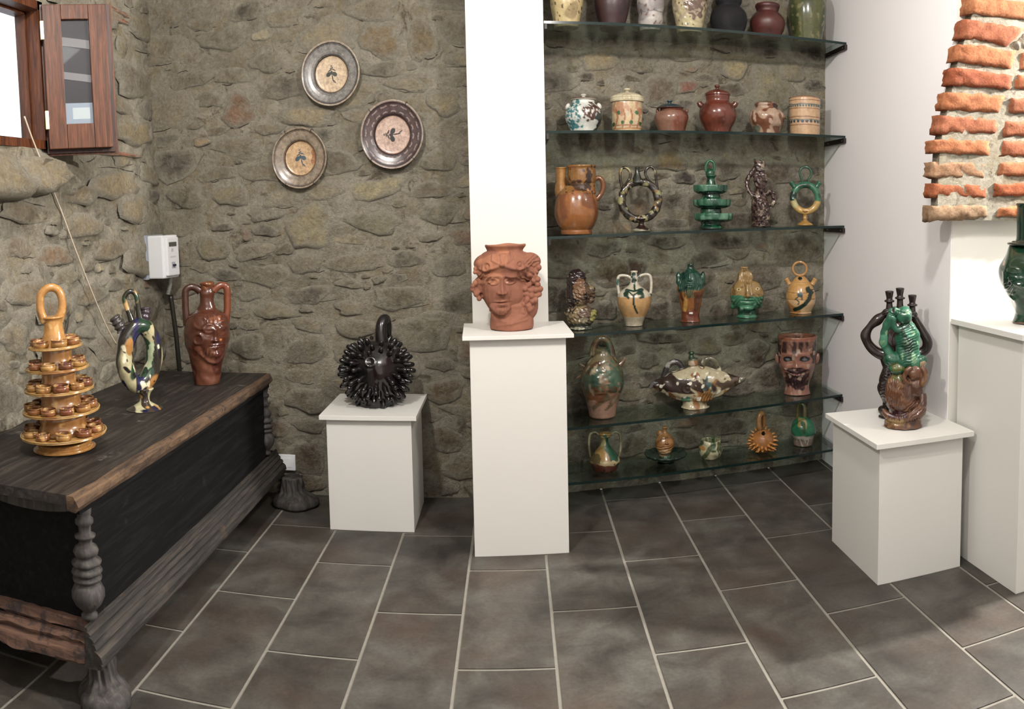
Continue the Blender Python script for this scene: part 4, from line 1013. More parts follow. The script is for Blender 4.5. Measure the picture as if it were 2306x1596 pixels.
# ---- shelf 3
p = Pot('two_mouthed_jug', 'large amber-brown glazed jug with two mouths and a loop handle, first on the third shelf', 'jug', G3, 1298, 2)
AM = (146, 88, 34); ops = [('n', .04, .5, (118, 66, 26), 41), ('band', 373, 432, (136, 92, 34), 5), ('b', 1324, 405, 8, 26, 12, (52, 34, 22), .7), ('b', 1302, 420, 20, 10, 10, (70, 44, 26), .8), ('n', .30, 1.35, (60, 38, 22), 42, 380, 450)]
p.part('jug_body', [lathe(1298, closed([(418, 26), (424, 32), (434, 41), (446, 46), (462, 49), (480, 50), (494, 47), (508, 41), (517, 35), (520, 35.5), (p.v0-.5, 35)]))], AM, ops)
p.lathe('neck', 1310, closed([(373, 33), (376, 33.5), (379, 31.5), (384, 31), (400, 30.5), (414, 30), (426, 31), (436, 33)], (2.5, 40)), AM, ops)
p.part('side_spout', lathe(1263, closed([(377, 13), (379, 13.5), (382, 12), (400, 12.2), (416, 13), (430, 14), (444, 11)], (2.5, 30)), n=40), (166, 116, 50), [('n', .06, .8, (120, 70, 30), 43)])
p.tube('handle', [(1340, 404, 0), (1348, 401, 0), (1356, 408, 0), (1358, 424, 0), (1353, 438, 0), (1343, 450, 0)], [6, 5, 5.5, 5.5, 5, 6], (116, 66, 30))
p = Pot('ring_flask', 'dark mottled ring flask with two tall loop handles, second on the third shelf', 'flask', G3, 1442, 2)
DM = (54, 46, 38); dop = [('n', .16, .8, (150, 146, 96), 44), ('n', .28, .8, (26, 20, 20), 45), ('n', .22, 1.2, (140, 104, 56), 46)]
rg = [(1441+41*math.sin(a), 451-42*math.cos(a), 0) for a in np.linspace(0, 6.2832, 25)[:-1]]
p.part('ring_body', tube(rg, 9, closed=True, n=18, seg=110), DM, dop, [('n', .2, .5)])
p.lathe('foot', 1444, [(492, 0), (492, 13), (500, 7), (506, 6.5), (511, 12), (515, 18), (p.v0-.5, 19), (p.v0-.5, 0)], (48, 30, 26), [('band', 514, 530, (150, 146, 120), 1.5)])
p.lathe('mouth', 1435, [(377, 0), (377, 5), (381, 4.5), (388, 5.5), (396, 8), (408, 13), (412, 13), (412, 0)], (40, 42, 34), n=32)
p.tube('handle', [(1401, 424, 0), (1397, 400, 0), (1398, 384, 0), (1406, 377, 0), (1416, 382, 0), (1420, 395, 0), (1414, 408, 0), (1404, 420, 0)], 3.2, (60, 52, 42), dop)
p.tube('handle', [(1482, 432, 0), (1478, 410, 0), (1475, 386, 0), (1466, 376, 0), (1457, 380, 0), (1453, 390, 0), (1458, 402, 0), (1468, 414, 0)], 3.2, (60, 52, 42), dop)
p = Pot('tiered_centrepiece', 'dark green glazed three-tiered centrepiece with scalloped rims and loop handle, middle of the third shelf', 'centrepiece', G3, 1602, 2)
GR = (24, 78, 52); gop = [('n', .10, .5, (16, 52, 38), 47), ('n', .2, 1.2, (70, 122, 92), 48)]
p.lathe('stem', 1601, [(393, 0), (393, 9), (396, 12), (402, 8.5), (412, 10), (420, 13), (426, 18), (440, 21), (444, 22), (450, 25), (466, 20), (470, 23), (480, 24), (497, 22), (500, 24), (505, 22), (508, 25), (p.v0-1, 28), (p.v0-.4, 26), (p.v0-.4, 0)], GR, gop)
for y, r_, c in ((434, 37, 1600), (466, 41, 1603), (497, 42, 1607)):
    p.lathe('scalloped_tier', c, [(y-12, 0), (y-10, r_*.5), (y-10, r_-6), (y-16, r_-3), (y-17, r_-.5), (y-13, r_), (y-4, r_-1), (y, r_-6), (y+3, r_*.6), (y+4, 0)], (44, 98, 72), [('n', .14, .6, (88, 136, 108), 49), ('band', y-3, y+6, (14, 44, 34), .5), ('n', .06, .9, (20, 66, 48), 50)], n=128, lobes=(13, .055, r_*.62))
p.tube('loop_handle', [(1591, 388, 0), (1589, 376, 0), (1594, 365, 0), (1600, 362.5, 0), (1607, 367, 0), (1609, 378, 0), (1606, 388, 0)], 3, (34, 100, 66))
p.part('knob', ell(1599, 391, 0, 10, 12), GR)
p = Pot('figure_jug', 'purple-brown marbled jug shaped as a bust on a coiled figure, fourth on the third shelf', 'figurine', G3, 1714, 2)
PB = (72, 50, 44); pop = [('n', .18, .9, (128, 110, 94), 51), ('n', .26, .7, (44, 30, 30), 52), ('n', .14, 1.4, (160, 142, 120), 53)]
H = [lathe(1713, [(440, 0), (442, 12), (450, 18), (462, 21), (480, 21), (496, 20), (500, 17), (503, 19), (p.v0-.6, 20), (p.v0-.6, 0)], 40), ell(1712, 405, -2, 14, 19, 13), ell(1713, 428, 0, 10, 14, 9), tube([(1716, 376, 0), (1700, 372, 0)], 9), lathe(1711, [(362, 0), (362, 10), (366, 12), (376, 12), (386, 9), (392, 8), (392, 0)], 30), ell(1700, 364, 0, 3, 6), ell(1720, 364, 0, 3, 5), ell(1708, 395, 0, 12, 10, 11)]
H += [tube([(1702, 375, 0), (1692, 390, -2), (1684, 405, -3), (1683, 420, -4), (1690, 434, -6), (1704, 443, -8), (1716, 448, -8)], [5, 4.5, 5, 5, 5.5, 6, 6]), tube([(1722, 440, 0), (1736, 432, 0), (1743, 444, 0), (1742, 456, 0), (1736, 464, -4)], [5, 6, 6.5, 6, 5])]
p.part('jug_body', H, PB, pop, [('r', 1712, 404, 14, 19, 2.5), ('g', 1712, 402, 4, 5, 1.5)]+face(1711, 401, 4.5, 407, 411, 415, 1.6)+[('n', .3, .8), ('s', 1712, 478, 20, 26, 1.4, 7, 40), ('r', 1714, 462, 9, 8, 2), ('g', 1722, 480, 5, 5, 2)], vox=1.1, sm=2)
p = Pot('ring_flask', 'ring flask, green above and yellow below, at the right end of the third shelf', 'flask', G3, 1813, 2)
rg = [(1814+28*math.sin(a), 446-30*math.cos(a), 0) for a in np.linspace(0, 6.2832, 25)[:-1]]
p.part('ring_body', tube(rg, 7.5, closed=True, n=18, seg=90), (56, 120, 88), [('band', 452, 500, (196, 156, 76), 1.5), ('b', 1790, 458, 8, 10, -30, (196, 184, 122), .2), ('b', 1786, 442, 9, 11, 0, (28, 62, 50), .4), ('b', 1813, 418, 14, 6, 0, (34, 78, 58), .5), ('b', 1845, 441, 5, 6, 0, (34, 80, 60), .4)], [('r', 1814, 476, 8, 5, 1.5), ('r', 1787, 443, 5, 6, 1.5), ('g', 1813, 417, 6, 4, 2)])
p.lathe('foot', 1813, [(474, 0), (474, 11), (480, 7), (486, 4.5), (492, 5.5), (495, 4.5), (499, 9), (503, 16), (p.v0-.6, 17), (p.v0-.6, 0)], (178, 132, 50))
p.tube('loop_handle', [(1806, 416, 0), (1806, 404, 0), (1802, 394, 0), (1802, 384, 0), (1809, 377, 0), (1819, 377, 0), (1826, 385, 0), (1826, 395, 0), (1821, 404, 0), (1823, 416, 0)], 2.8, (40, 84, 62))
for sg, x in ((-1, 1790), (1, 1838)):
    p.tube('spout', [(x, 422, 0), (x+sg*4, 416, 0), (x+sg*8, 410, 0)], [6, 5.5, 6.5], (38, 96, 70))
# ---- shelf 4
p = Pot('bust_jug', 'brown marbled jug shaped as a helmeted bust, first on the fourth shelf', 'figurine', G4, 1308, 3)
yb = p.v0
H = [lathe(1308, [(688, 0), (690, 18), (698, 27), (708, 32), (720, 31), (728, 26), (732, 20), (734, 21), (yb-3, 26), (yb-.8, 27), (yb-.8, 0)], 48, .8), ell(1306, 660, -4, 25, 30, 24), ell(1298, 632, 4, 22, 26, 22), ell(1289, 665, 8, 16, 34, 18), ell(1308, 690, 0, 15, 16, 14), ell(1330, 655, 0, 11, 12), ell(1334, 668, 2, 7, 8), ell(1330, 676, 0, 8, 8), ell(1284, 704, 2, 12, 14), ell(1334, 706, 2, 10, 13)]
p.part('jug_body', H, (92, 70, 50), [('n', .07, .5, (138, 118, 78), 61), ('n', .15, .8, (48, 32, 28), 62), ('band', 590, 633, (44, 28, 28), 4), ('b', 1284, 660, 12, 40, 0, (50, 34, 30), .4), ('b', 1305, 648, 13, 22, 0, (122, 86, 56), .3), ('b', 1337, 712, 8, 16, 10, (150, 144, 74), .3), ('b', 1316, 718, 10, 8, 0, (146, 136, 108), .4), ('band', 726, 760, (70, 74, 62), 2), ('b', 1298, 739, 14, 4, 0, (170, 168, 140), .5)],
 face(1316, 646, 8, 658, 667, 676, 4)+[('r', 1308, 632, 20, 7, 2.5), ('n', .35, .9), ('r', 1328, 690, 4, 4, 1.5), ('l', [(1300, 728), (1316, 708), (1332, 720)], 2.5, 2)], vox=1.3)
p = Pot('amphora', 'white and ochre two-handled amphora with a dark green vine drip, second on the fourth shelf', 'amphora', G4, 1428, 3)
vine = [('line', [(1428, 624), (1429, 650), (1430, 652)], 2.2, (36, 70, 56)), ('line', [(1412, 650), (1428, 653), (1444, 649)], 1.8, (30, 62, 50)), ('line', [(1414, 652), (1426, 662), (1440, 652)], 1.5, (30, 62, 50)), ('b', 1411, 658, 8, 9, 0, (36, 64, 50), .4), ('b', 1443, 657, 8, 9, 0, (36, 64, 50), .4), ('line', [(1428, 660), (1426, 676), (1430, 690), (1435, 701)], 2.2, (26, 46, 38)), ('b', 1427, 617, 4.5, 4, 0, (26, 60, 50), .1), ('b', 1428, 631, 5, 6, 0, (40, 60, 56), .3), ('b', 1421, 622, 7, 2.5, 20, (40, 84, 70), .3)]
p.lathe('amphora_body', 1428, closed([(610, 8), (612, 8.3), (615, 6.8), (621, 7.5), (627, 9), (633, 8.6), (640, 11), (646, 18), (654, 29), (662, 36.5), (670, 38.5), (682, 38), (694, 34.5), (708, 28), (722, 21.5), (731, 19.5), (p.v0-.6, 20)], (1.8, 12)), (206, 194, 168), [('band', 666, 711, (196, 150, 88), .4), ('band', 711, 760, (184, 170, 144), .4), ('n', .05, 1., (180, 140, 84), 63, 668, 710)]+vine)
p.tube('handle', [(1421, 626, 0), (1412, 621, 0), (1398, 620, 0), (1392, 625, 0), (1391, 640, 0), (1393, 655, 0), (1395, 668, 0)], [3.5, 3, 3.2, 3.4, 3.2, 3.2, 3.5], (204, 196, 176), [('b', 1391, 634, 3, 7, 0, (50, 100, 84), .2)])
p.tube('handle', [(1435, 626, 0), (1444, 620, 0), (1458, 618, 0), (1465, 624, 0), (1467, 640, 0), (1466, 655, 0), (1464, 668, 0)], [3.5, 3, 3.2, 3.4, 3.2, 3.2, 3.5], (204, 196, 176), [('b', 1438, 622, 3, 4, 0, (40, 70, 60), .2), ('b', 1465, 664, 3, 4, 0, (40, 60, 50), .2)])
p = Pot('face_vase', 'tall vase, green bearded face above an amber fluted body, third on the fourth shelf', 'vase', G4, 1555, 3)
yb = p.v0
H = [lathe(1555, closed([(594, 7), (597, 7.5), (602, 6.5), (607, 10), (612, 18), (620, 25), (634, 29), (648, 30), (660, 29), (672, 26), (690, 23), (706, 20.5), (718, 21), (724, 23), (yb-2, 24.5), (yb-.6, 24)]), 64, .85), ell(1528, 628, 0, 6, 17, 8), ell(1583, 628, 0, 6, 17, 8), ell(1555, 636, -18, 15, 24, 10), ell(1553, 652, -20, 10, 16, 8)]
p.part('vase_body', H, (30, 74, 56), [('band', 653, 800, (138, 84, 28), 3), ('run', .11, .1, (92, 50, 24), 64, 655, 770), ('run', .09, .9, (176, 130, 44), 65, 655, 705), ('b', 1553, 658, 10, 10, 0, (96, 96, 66), .5), ('band', 704, 800, (112, 54, 28), 4), ('n', .1, 1., (18, 50, 42), 66, 590, 655)],
 face(1553, 620, 9, 629, 636, 644, 4)+[('s', 1552, 652, 14, 16, 1.6, 5, 0), ('s', 1530, 640, 8, 18, 1.3, 5, 10), ('s', 1577, 640, 8, 18, 1.3, 5, -10), ('n', .2, .3)], vox=1.2)
p.part('price_tag', (np.array([(1552., 700.), (1560, 700), (1560, 704), (1552, 704)])@np.eye(2, 3)+np.array([0, 0, -22.5]), np.array([[0, 1, 2, 3]])), (226, 220, 210))
p = Pot('face_vase', 'head-shaped vase, ochre face over a green beard and neck, fourth on the fourth shelf', 'vase', G4, 1681, 3)
yb = p.v0
H = [lathe(1682, [(630, 0), (631, 14), (636, 26), (646, 34), (658, 38), (672, 38), (682, 34), (690, 28), (696, 22), (702, 20.5), (709, 20.5), (712, 24), (716, 23.5), (yb-.6, 23), (yb-.6, 0)], 60, .85), lathe(1676, [(600, 0), (600, 7), (603, 9), (607, 8), (612, 12), (620, 15), (634, 18), (644, 19), (644, 0)], 40), ell(1682, 625, -10, 14, 18, 8), ell(1681, 690, -22, 16, 7, 8), ell(1652, 688, 2, 8, 8), ell(1709, 686, 2, 8, 8)]
p.part('vase_body', H, (154, 122, 66), [('band', 663, 800, (58, 122, 88), 1.6), ('b', 1682, 660, 9, 7, 0, (150, 116, 60), .2), ('band', 692, 708, (26, 78, 56), 2), ('n', .15, 1.1, (116, 86, 44), 67, 590, 662), ('b', 1664, 649, 5, 3, 0, (196, 176, 120), .1), ('b', 1706, 648, 5, 3, 0, (196, 176, 120), .1), ('b', 1664, 649, 1.5, 1.8, 0, (50, 38, 26), 0), ('b', 1706, 648, 1.5, 1.8, 0, (50, 38, 26), 0), ('n', .2, 1.1, (110, 160, 128), 68, 670, 760)],
 [b for b in face(1685, 648, 19, 663, 674, 692, 5) if not (b[0] == 'g' and b[5] > 0 and b[3] > 10 and b[4] > 10)]+[('s', 1682, 624, 16, 20, 1.6, 4.5, 0), ('s', 1656, 672, 12, 22, 1.2, 6, 40), ('s', 1708, 672, 12, 22, 1.2, 6, -40), ('l', [(1681, 638), (1683, 662)], 3.2, 4), ('l', [(1690, 640), (1694, 660)], 2, 2)], vox=1.2)
p = Pot('ring_handled_flask', 'yellow flask with ring handle and dark green bird, right end of the fourth shelf', 'flask', G4, 1803, 3)
yb = p.v0
bird = [('line', [(1790, 694), (1800, 690), (1812, 682), (1822, 670), (1826, 655), (1818, 648)], 4.6, (26, 48, 34)), ('b', 1819, 650, 6, 6, 30, (28, 50, 38), .4), ('line', [(1826, 651), (1834, 650)], 1.2, (26, 48, 34)), ('line', [(1826, 662), (1832, 656)], 1.4, (26, 48, 34)), ('b', 1802, 660, 6, 5, 0, (40, 64, 60), .2), ('line', [(1798, 664), (1791, 671)], 1.5, (30, 52, 42)), ('line', [(1806, 664), (1806, 672)], 1.2, (30, 52, 42)), ('line', [(1795, 672), (1799, 675), (1798, 682)], 1.2, (30, 52, 42))]
p.lathe('flask_body', 1803, closed([(622, 8), (624, 11), (627, 15), (629, 15.5), (631, 18), (633, 18.5), (635, 21.5), (637, 22), (642, 26), (650, 30), (660, 33), (672, 34), (684, 32), (694, 27.5), (701, 24), (704, 25), (yb-.6, 25)]), (202, 150, 76), [('band', 672, 760, (214, 172, 118), 1), ('band', 655.5, 656.6, (120, 76, 36), .4), ('band', 671, 672.2, (120, 76, 36), .4), ('b', 1802, 626, 5, 3.5, 0, (26, 40, 34), .1), ('n', .05, 1.1, (188, 130, 60), 69)]+bird)
rg = [(1801+15.5*math.sin(a), 605-15*math.cos(a), 0) for a in np.linspace(0, 6.2832, 21)[:-1]]
p.part('ring_handle', tube(rg, 2.8, closed=True, n=14, seg=60), (190, 136, 66))
for sg, x in ((-1, 1778), (1, 1829)):
    p.tube('spout', [(x, 640, 0), (x+sg*3, 635, 0), (x+sg*8, 627, 0)], [6, 5, 6], (200, 148, 76))
# ---- shelf 5
p = Pot('mottled_jug', 'tall green and brown mottled jug with arched top handle, first on the fifth shelf', 'jug', G5, 1357, 4)
yb = p.v0
MO = (110, 96, 66); mop = [('n', .035, .3, (150, 112, 84), 71, 845, 960), ('n', .05, .3, (66, 84, 60), 72, 770, 880), ('n', .09, .9, (84, 58, 34), 73), ('b', 1342, 838, 12, 18, 10, (52, 78, 62), .5), ('b', 1382, 842, 16, 26, -10, (60, 88, 66), .5), ('b', 1340, 880, 22, 16, 0, (130, 80, 44), .6), ('band', 902, 990, (168, 128, 104), 9), ('run', .14, 1.0, (156, 142, 110), 74, 790, 900)]
p.part('jug_body', [lathe(1357, closed([(786, 14), (796, 20), (808, 31), (822, 41), (838, 48), (852, 50), (866, 49), (882, 44), (900, 38), (918, 33), (934, 30.5), (yb-.6, 29)]))], MO, mop, [('n', .04, 1.2), ('s', 1357, 850, 30, 50, .7, 18, 70)])
p.tube('arch_handle', [(1336, 800, 0), (1338, 780, 0), (1346, 767, 0), (1356, 763, 0), (1367, 768, 0), (1374, 782, 0), (1377, 802, 0)], [9, 8, 7, 7, 7, 8, 10], (104, 82, 52), mop)
p.part('spout', [tube([(1328, 832, 0), (1316, 826, 0), (1302, 818, 0)], [9, 6, 2.5]), tube([(1320, 842, 0), (1308, 846, 0), (1298, 850, 0)], [7, 4, 1.5]), tube([(1318, 828, -2), (1304, 834, -2)], [5, 1.5])], (92, 78, 54), mop)
p.tube('horn_spout', [(1392, 826, 0), (1402, 816, 0), (1409, 806, 0)], [8, 5, 3], (110, 84, 58), mop)
p = Pot('boat_flask', 'boat-shaped splashed flask with two arched handles and a green stopper, middle of the fifth shelf', 'flask', G5, 1565, 4)
yb = p.v0; ax, dd = 1561, 0
n_ = 64; m_ = 26; V = []; cz = 868
t_ = np.linspace(-1, 1, 60); V = []
for t in t_:
    x = 1568+t*110; hw = 34*(1-abs(t)**1.7)+2.5; top = 852-26*(1-abs(t)**1.1)*1.15+(6 if t < 0 else 4)*(abs(t)**3)*(1 if t > 0 else 2.4)-(2 if t > 0 else 0)
    bot = 874+36*(1-abs(t)**1.25)-(6 if t < 0 else 18)*abs(t)**2
    c_, h_ = (top+bot)/2, max((bot-top)/2, 2.5)
    for k in range(40):
        a = 6.28319*k/40; V.append((x, c_+h_*math.cos(a), hw*math.sin(a)))
V = [(V[0][0]-1, V[10][1], 0)]*40+V+[(V[-1][0]+1, V[-10][1], 0)]*40
V = np.array(V); I = np.arange(62*40).reshape(62, 40); J = np.roll(I, -1, 1); F = np.stack([I[:-1], I[1:], J[1:], J[:-1]], -1).reshape(-1, 4)
BC = (188, 176, 140); bop = [('n', .06, .45, (58, 44, 36), 75, 800, 880), ('n', .09, 1.0, (146, 98, 44), 76), ('b', 1590, 862, 12, 16, 0, (48, 90, 90), .6), ('b', 1586, 888, 18, 14, 20, (150, 102, 42), .5), ('b', 1545, 894, 10, 7, 0, (86, 140, 108), .4), ('b', 1500, 866, 20, 10, 10, (60, 42, 38), .6), ('b', 1510, 890, 14, 8, 20, (136, 88, 44), .5), ('b', 1570, 862, 24, 14, 0, (64, 46, 34), .6), ('b', 1640, 862, 24, 10, -10, (92, 76, 60), .7), ('n', .2, 1.4, (230, 222, 200), 77)]
p.part('flask_body', [(V, F), lathe(1565, closed([(888, 22), (898, 26), (908, 27), (915, 30), (922, 33), (yb-.8, 33)]), 48)], BC, bop, [('l', [(1475, 882), (1530, 896), (1600, 894), (1660, 866)], 2, 1.6), ('s', 1590, 890, 18, 14, 1.3, 6, 20), ('g', 1477, 866, 8, 5, 4), ('n', .1, .8), ('r', 1548, 868, 10, 9, 1.8), ('g', 1548, 868, 5, 5, 2)], vox=1.4)
p.lathe('neck', 1561, [(806, 0), (806, 9), (812, 11.5), (820, 12), (823, 9.5), (832, 9.5), (842, 14), (842, 0)], (182, 160, 134), [('n', .08, .8, (150, 104, 60), 78), ('band', 800, 809, (70, 80, 60), 1)])
p.lathe('stopper', 1557, [(792, 0), (792, 5.5), (795, 7), (798, 5), (803, 6.5), (807, 6.5), (807, 0)], (42, 70, 46))
p.tube('arched_handle', [(1487, 866, 0), (1494, 846, 0), (1502, 826, 0), (1514, 816, 0), (1527, 817, 0), (1535, 828, 0), (1536, 842, 0), (1530, 852, 0)], [5, 6.5, 6.5, 7, 7, 6, 5.5, 5], (52, 46, 48), [('n', .14, .9, (150, 148, 140), 79)], flat=.8)
p.tube('arched_handle', [(1582, 844, 0), (1582, 826, 0), (1588, 812, 0), (1600, 808, 0), (1612, 814, 0), (1620, 832, 0), (1630, 850, 0)], [5, 5.5, 6, 6, 6, 5, 5], (100, 96, 76), [('n', .12, .6, (40, 34, 30), 80), ('n', .12, 1.1, (200, 192, 160), 81)], flat=.8)
p.part('wing_leaf', [ell(1664, 858, -4, 18, 7, 4, rot=-22), ell(1648, 864, -6, 14, 6, 4, rot=-20)], (96, 96, 78), [('n', .1, .7, (190, 168, 150), 82)])
p.tube('tail_scroll', [(1463, 872, -8), (1470, 862, -9), (1478, 860, -9), (1485, 866, -9), (1500, 862, -10), (1522, 844, -10)], [4, 4.5, 5, 4, 3.5, 3], (96, 94, 92), [('n', .16, .4, (40, 36, 40), 83)])
p = Pot('head_pot', 'terracotta pot shaped as a smiling bearded man, right end of the fifth shelf', 'pot', G5, 1795, 4)
yb = p.v0
hd = lathe(1795, [(800, 0), (800, 36), (766, 39), (757, 40.5), (755, 42), (755, 43.5), (757, 45), (766, 45), (776, 44.5), (796, 44), (812, 43), (826, 40), (842, 35), (854, 30), (864, 27.5), (874, 28), (884, 30), (yb-2, 31), (yb-.6, 30.5), (yb-.6, 0)], 110, .88)
p.part('pot_body', [hd], (150, 100, 80), [('band', 764, 784, (126, 84, 66), 2), ('run', .16, .2, (58, 34, 30), 84, 764, 790), ('b', 1752, 790, 7, 26, 0, (52, 34, 30), .4), ('b', 1835, 790, 7, 26, 0, (52, 34, 30), .4), ('b', 1775, 802, 12, 6, -5, (32, 34, 38), .2), ('b', 1811, 802, 12, 6, 5, (32, 34, 38), .2),
 ('b', 1795, 848, 26, 24, 0, (58, 34, 34), .25), ('b', 1794, 827, 22, 6, 0, (66, 40, 38), .2), ('b', 1794, 836, 13, 3, 0, (118, 64, 58), .1), ('b', 1774, 803, 5, 2.6, 0, (96, 106, 104), 0), ('b', 1812, 803, 5, 2.6, 0, (96, 106, 104), 0), ('n', .15, 1.1, (170, 140, 116), 85, 780, 900), ('band', 740, 762, (142, 84, 58), .5)],
 face(1794, 803, 17, 818, 834, 852, 6)+[('s', 1794, 852, 24, 20, 1.8, 6, 0), ('s', 1795, 774, 44, 10, 1.6, 7, 0), ('l', [(1772, 829), (1784, 836), (1804, 836), (1818, 828)], 1.6, -2), ('l', [(1770, 824), (1782, 828), (1794, 825), (1806, 828), (1818, 823)], 2.4, 2.2), ('g', 1771, 820, 8, 8, 3), ('g', 1817, 820, 8, 8, 3)])
for x, s_ in ((1750, -1), (1840, 1)): p.part('ear', ell(x, 807, 0, 6, 13, 8, rot=s_*12), (146, 98, 78), [('n', .1, .9, (80, 52, 42), 86)], [('g', x, 807, 3, 7, -2)])
# ---- shelf 6
p = Pot('amphora', 'small amphora, yellow and green above bare terracotta, first on the lowest shelf', 'amphora', G6, 1362, 5)
yb = p.v0
p.lathe('amphora_body', 1362, closed([(975, 14), (977, 14), (981, 10), (988, 8), (996, 8.5), (1004, 13), (1016, 23), (1028, 32), (1036, 35), (1044, 33), (1056, 27), (1066, 20), (yb-.6, 15)], (1.8, 9)), (178, 140, 70), [('band', 1036, 1100, (112, 56, 38), 1.5), ('b', 1378, 1010, 12, 40, -30, (38, 88, 64), .2), ('b', 1357, 992, 8, 14, 0, (170, 160, 104), .3), ('b', 1375, 1034, 26, 5, 0, (190, 170, 120), .4), ('b', 1338, 1026, 12, 12, 0, (104, 88, 48), .5), ('n', .2, 1.3, (60, 34, 26), 90, 1036, 1080)])
for sg in (-1, 1): p.tube('handle', [(1362+sg*12, 980, 0), (1362+sg*22, 973, 0), (1362+sg*33, 977, 0), (1362+sg*36, 990, 0), (1362+sg*36, 1010, 0), (1362+sg*33, 1028, 0)], 2.8, (120, 112, 80), [('n', .1, .5, (170, 164, 124), 91)])
p = Pot('lamp_figure', 'ochre head on a green stem and scalloped dish, second on the lowest shelf', 'figurine', G6, 1499, 5)
yb = p.v0
p.part('dish', [lathe(1499, [(yb-15, 0), (yb-15, 28), (yb-20, 40), (yb-23, 46), (yb-22, 47), (yb-17, 44), (yb-11, 30), (yb-8, 18), (yb-5, 16), (yb-.6, 20), (yb-.6, 0)], 112, lobes=(14, .06, 30))], (32, 54, 42), [('n', .1, .6, (20, 36, 30), 92)])
p.lathe('stem', 1499, [(1022, 0), (1022, 10), (1026, 13), (1034, 13), (1040, 8), (1044, 7), (1050, 11), (yb-12, 12), (yb-12, 0)], (62, 92, 62))
H = [lathe(1497, [(960, 0), (960, 6), (963, 6.5), (966, 4.5), (972, 6), (978, 12), (986, 20), (996, 22.5), (1006, 21), (1014, 17), (1022, 13), (1026, 12), (1026, 0)], 56, .9), ell(1486, 976, 2, 8, 8, 8), ell(1497, 1012, -9, 14, 8, 10)]
p.part('head', H, (156, 106, 54), [('band', 1012, 1040, (160, 128, 82), 3), ('n', .1, 1.0, (110, 70, 34), 93)], face(1501, 986, 8, 993, 1000, 1012, 3.4)+[('s', 1497, 1008, 20, 10, .9, 6, 80)], vox=1.0)
p = Pot('painted_cup_jar', 'small round cream jar splashed with green and yellow, spiky rim, middle of the lowest shelf', 'jar', G6, 1600, 5)
yb = p.v0
p.lathe('jar_body', 1600, closed([(990, 22), (993, 23), (998, 24), (1006, 26), (1015, 26.5), (1024, 23), (1032, 18), (1038, 15.5), (yb-.6, 16)], (2, 16)), (184, 178, 140), [('n', .09, .3, (70, 92, 56), 94, 985, 1012), ('b', 1582, 1004, 8, 4, 0, (164, 116, 50), .3), ('b', 1592, 1014, 5, 18, 30, (82, 92, 54), .3), ('b', 1620, 1004, 5, 12, 0, (84, 96, 60), .4)], [('r', 1606, 1000, 8, 7, 1.5), ('n', .15, .5)])
for x, l_ in ((1580, 5), (1590, 6), (1600, 4), (1611, 6), (1622, 8)): p.part('rim_leaf', lathe(x, [(988-l_, 0), (991, 2.5), (995, 3), (995, 0)], 12), (96, 104, 66))
def spine_mesh(L_s, r_, blunt, col):
    prof = [(0, r_), (.25, r_*.95), (.6, r_*(.85 if blunt else .62)), (.85, r_*(.7 if blunt else .3)), (.96, r_*(.42 if blunt else .12)), (1, 0)]
    n = 8; V = [(q*math.cos(6.283*k/n), q*math.sin(6.283*k/n), t*L_s) for t, q in prof for k in range(n)]
    I = np.arange(len(prof)*n).reshape(len(prof), n); J = np.roll(I, -1, 1)
    V = np.array(V); me = mesh('spine', V, np.stack([I[:-1], J[:-1], J[1:], I[1:]], -1).reshape(-1, 4), GLAZE, True)
    setcol(me, np.tile(np.array(lin(col)), (len(V), 1))); return me
def spines(p, cx, cy, R, me, n, bald, baldang, seed, squash=1., top=-.97, name='spine', rad_=.006):
    rr = random.Random(seed); b = Vector(bald).normalized(); zc = (p.v0-cy)/p.sv; Rm = R/p.ppm
    xc = (cx-(p.u0+p.su*zc))/p.ppm; cnt = 0
    for i in range(n):
        z = 1-2*(i+.5)/n; ph = i*2.39996; rxy = math.sqrt(1-z*z); d = Vector((rxy*math.cos(ph), rxy*math.sin(ph), z))
        d = (d+Vector((rr.uniform(-.05, .05), rr.uniform(-.05, .05), rr.uniform(-.05, .05)))).normalized()
        if d.angle(b) < math.radians(baldang) or d.z < top or (d.z > .93): continue
        q = Vector((xc+d.x*Rm*.96, d.y*Rm*.96, zc+d.z*Rm*squash*.96))
        s_ = rr.uniform(.85, 1.12)
        if q.z < rad_+.002: continue
        o = link(name, me, p.t); o.location = q
        dd_ = Vector((d.x, d.y, d.z*.9-.10)).normalized()
        if q.z+dd_.z*.034 < rad_+.001: dd_.z = .0
        o.rotation_euler = dd_.to_track_quat('Z', 'Y').to_euler(); o.scale = (s_, s_, s_); cnt += 1
    return cnt
p = Pot('spiky_jug', 'small spiky yellow-brown jug with upright tube handle, fourth on the lowest shelf', 'jug', G6, 1717, 5)
yb = p.v0; YB_ = (168, 108, 48)
p.lathe('jug_body', 1717, closed([(967, 8), (970, 15), (976, 22), (985, 26.5), (995, 27.5), (1005, 25), (1014, 19), (1020, 16), (yb-.6, 17)]), YB_, [('b', 1719, 971, 4.5, 3.4, 0, (24, 16, 12), 0), ('n', .06, .9, (140, 82, 36), 95)], [('r', 1719, 971, 6.5, 5, 1.4), ('n', .1, .2)])
p.tube('tube_handle', [(1712, 974, -2), (1709, 955, 0), (1710, 938, 4), (1716, 934, 10), (1720, 945, 16), (1720, 966, 18)], [5.5, 6, 6, 6, 5.5, 5.5], (160, 106, 50))
spines(p, 1717, 995, 27, spine_mesh(11.5/p.ppm, 3.4/p.ppm, False, (186, 128, 66)), 120, (.05, -.75, .75), 48, 5)
p = Pot('dripped_jug', 'small green-topped jug with white drips below, right end of the lowest shelf', 'jug', G6, 1809, 5)
yb = p.v0
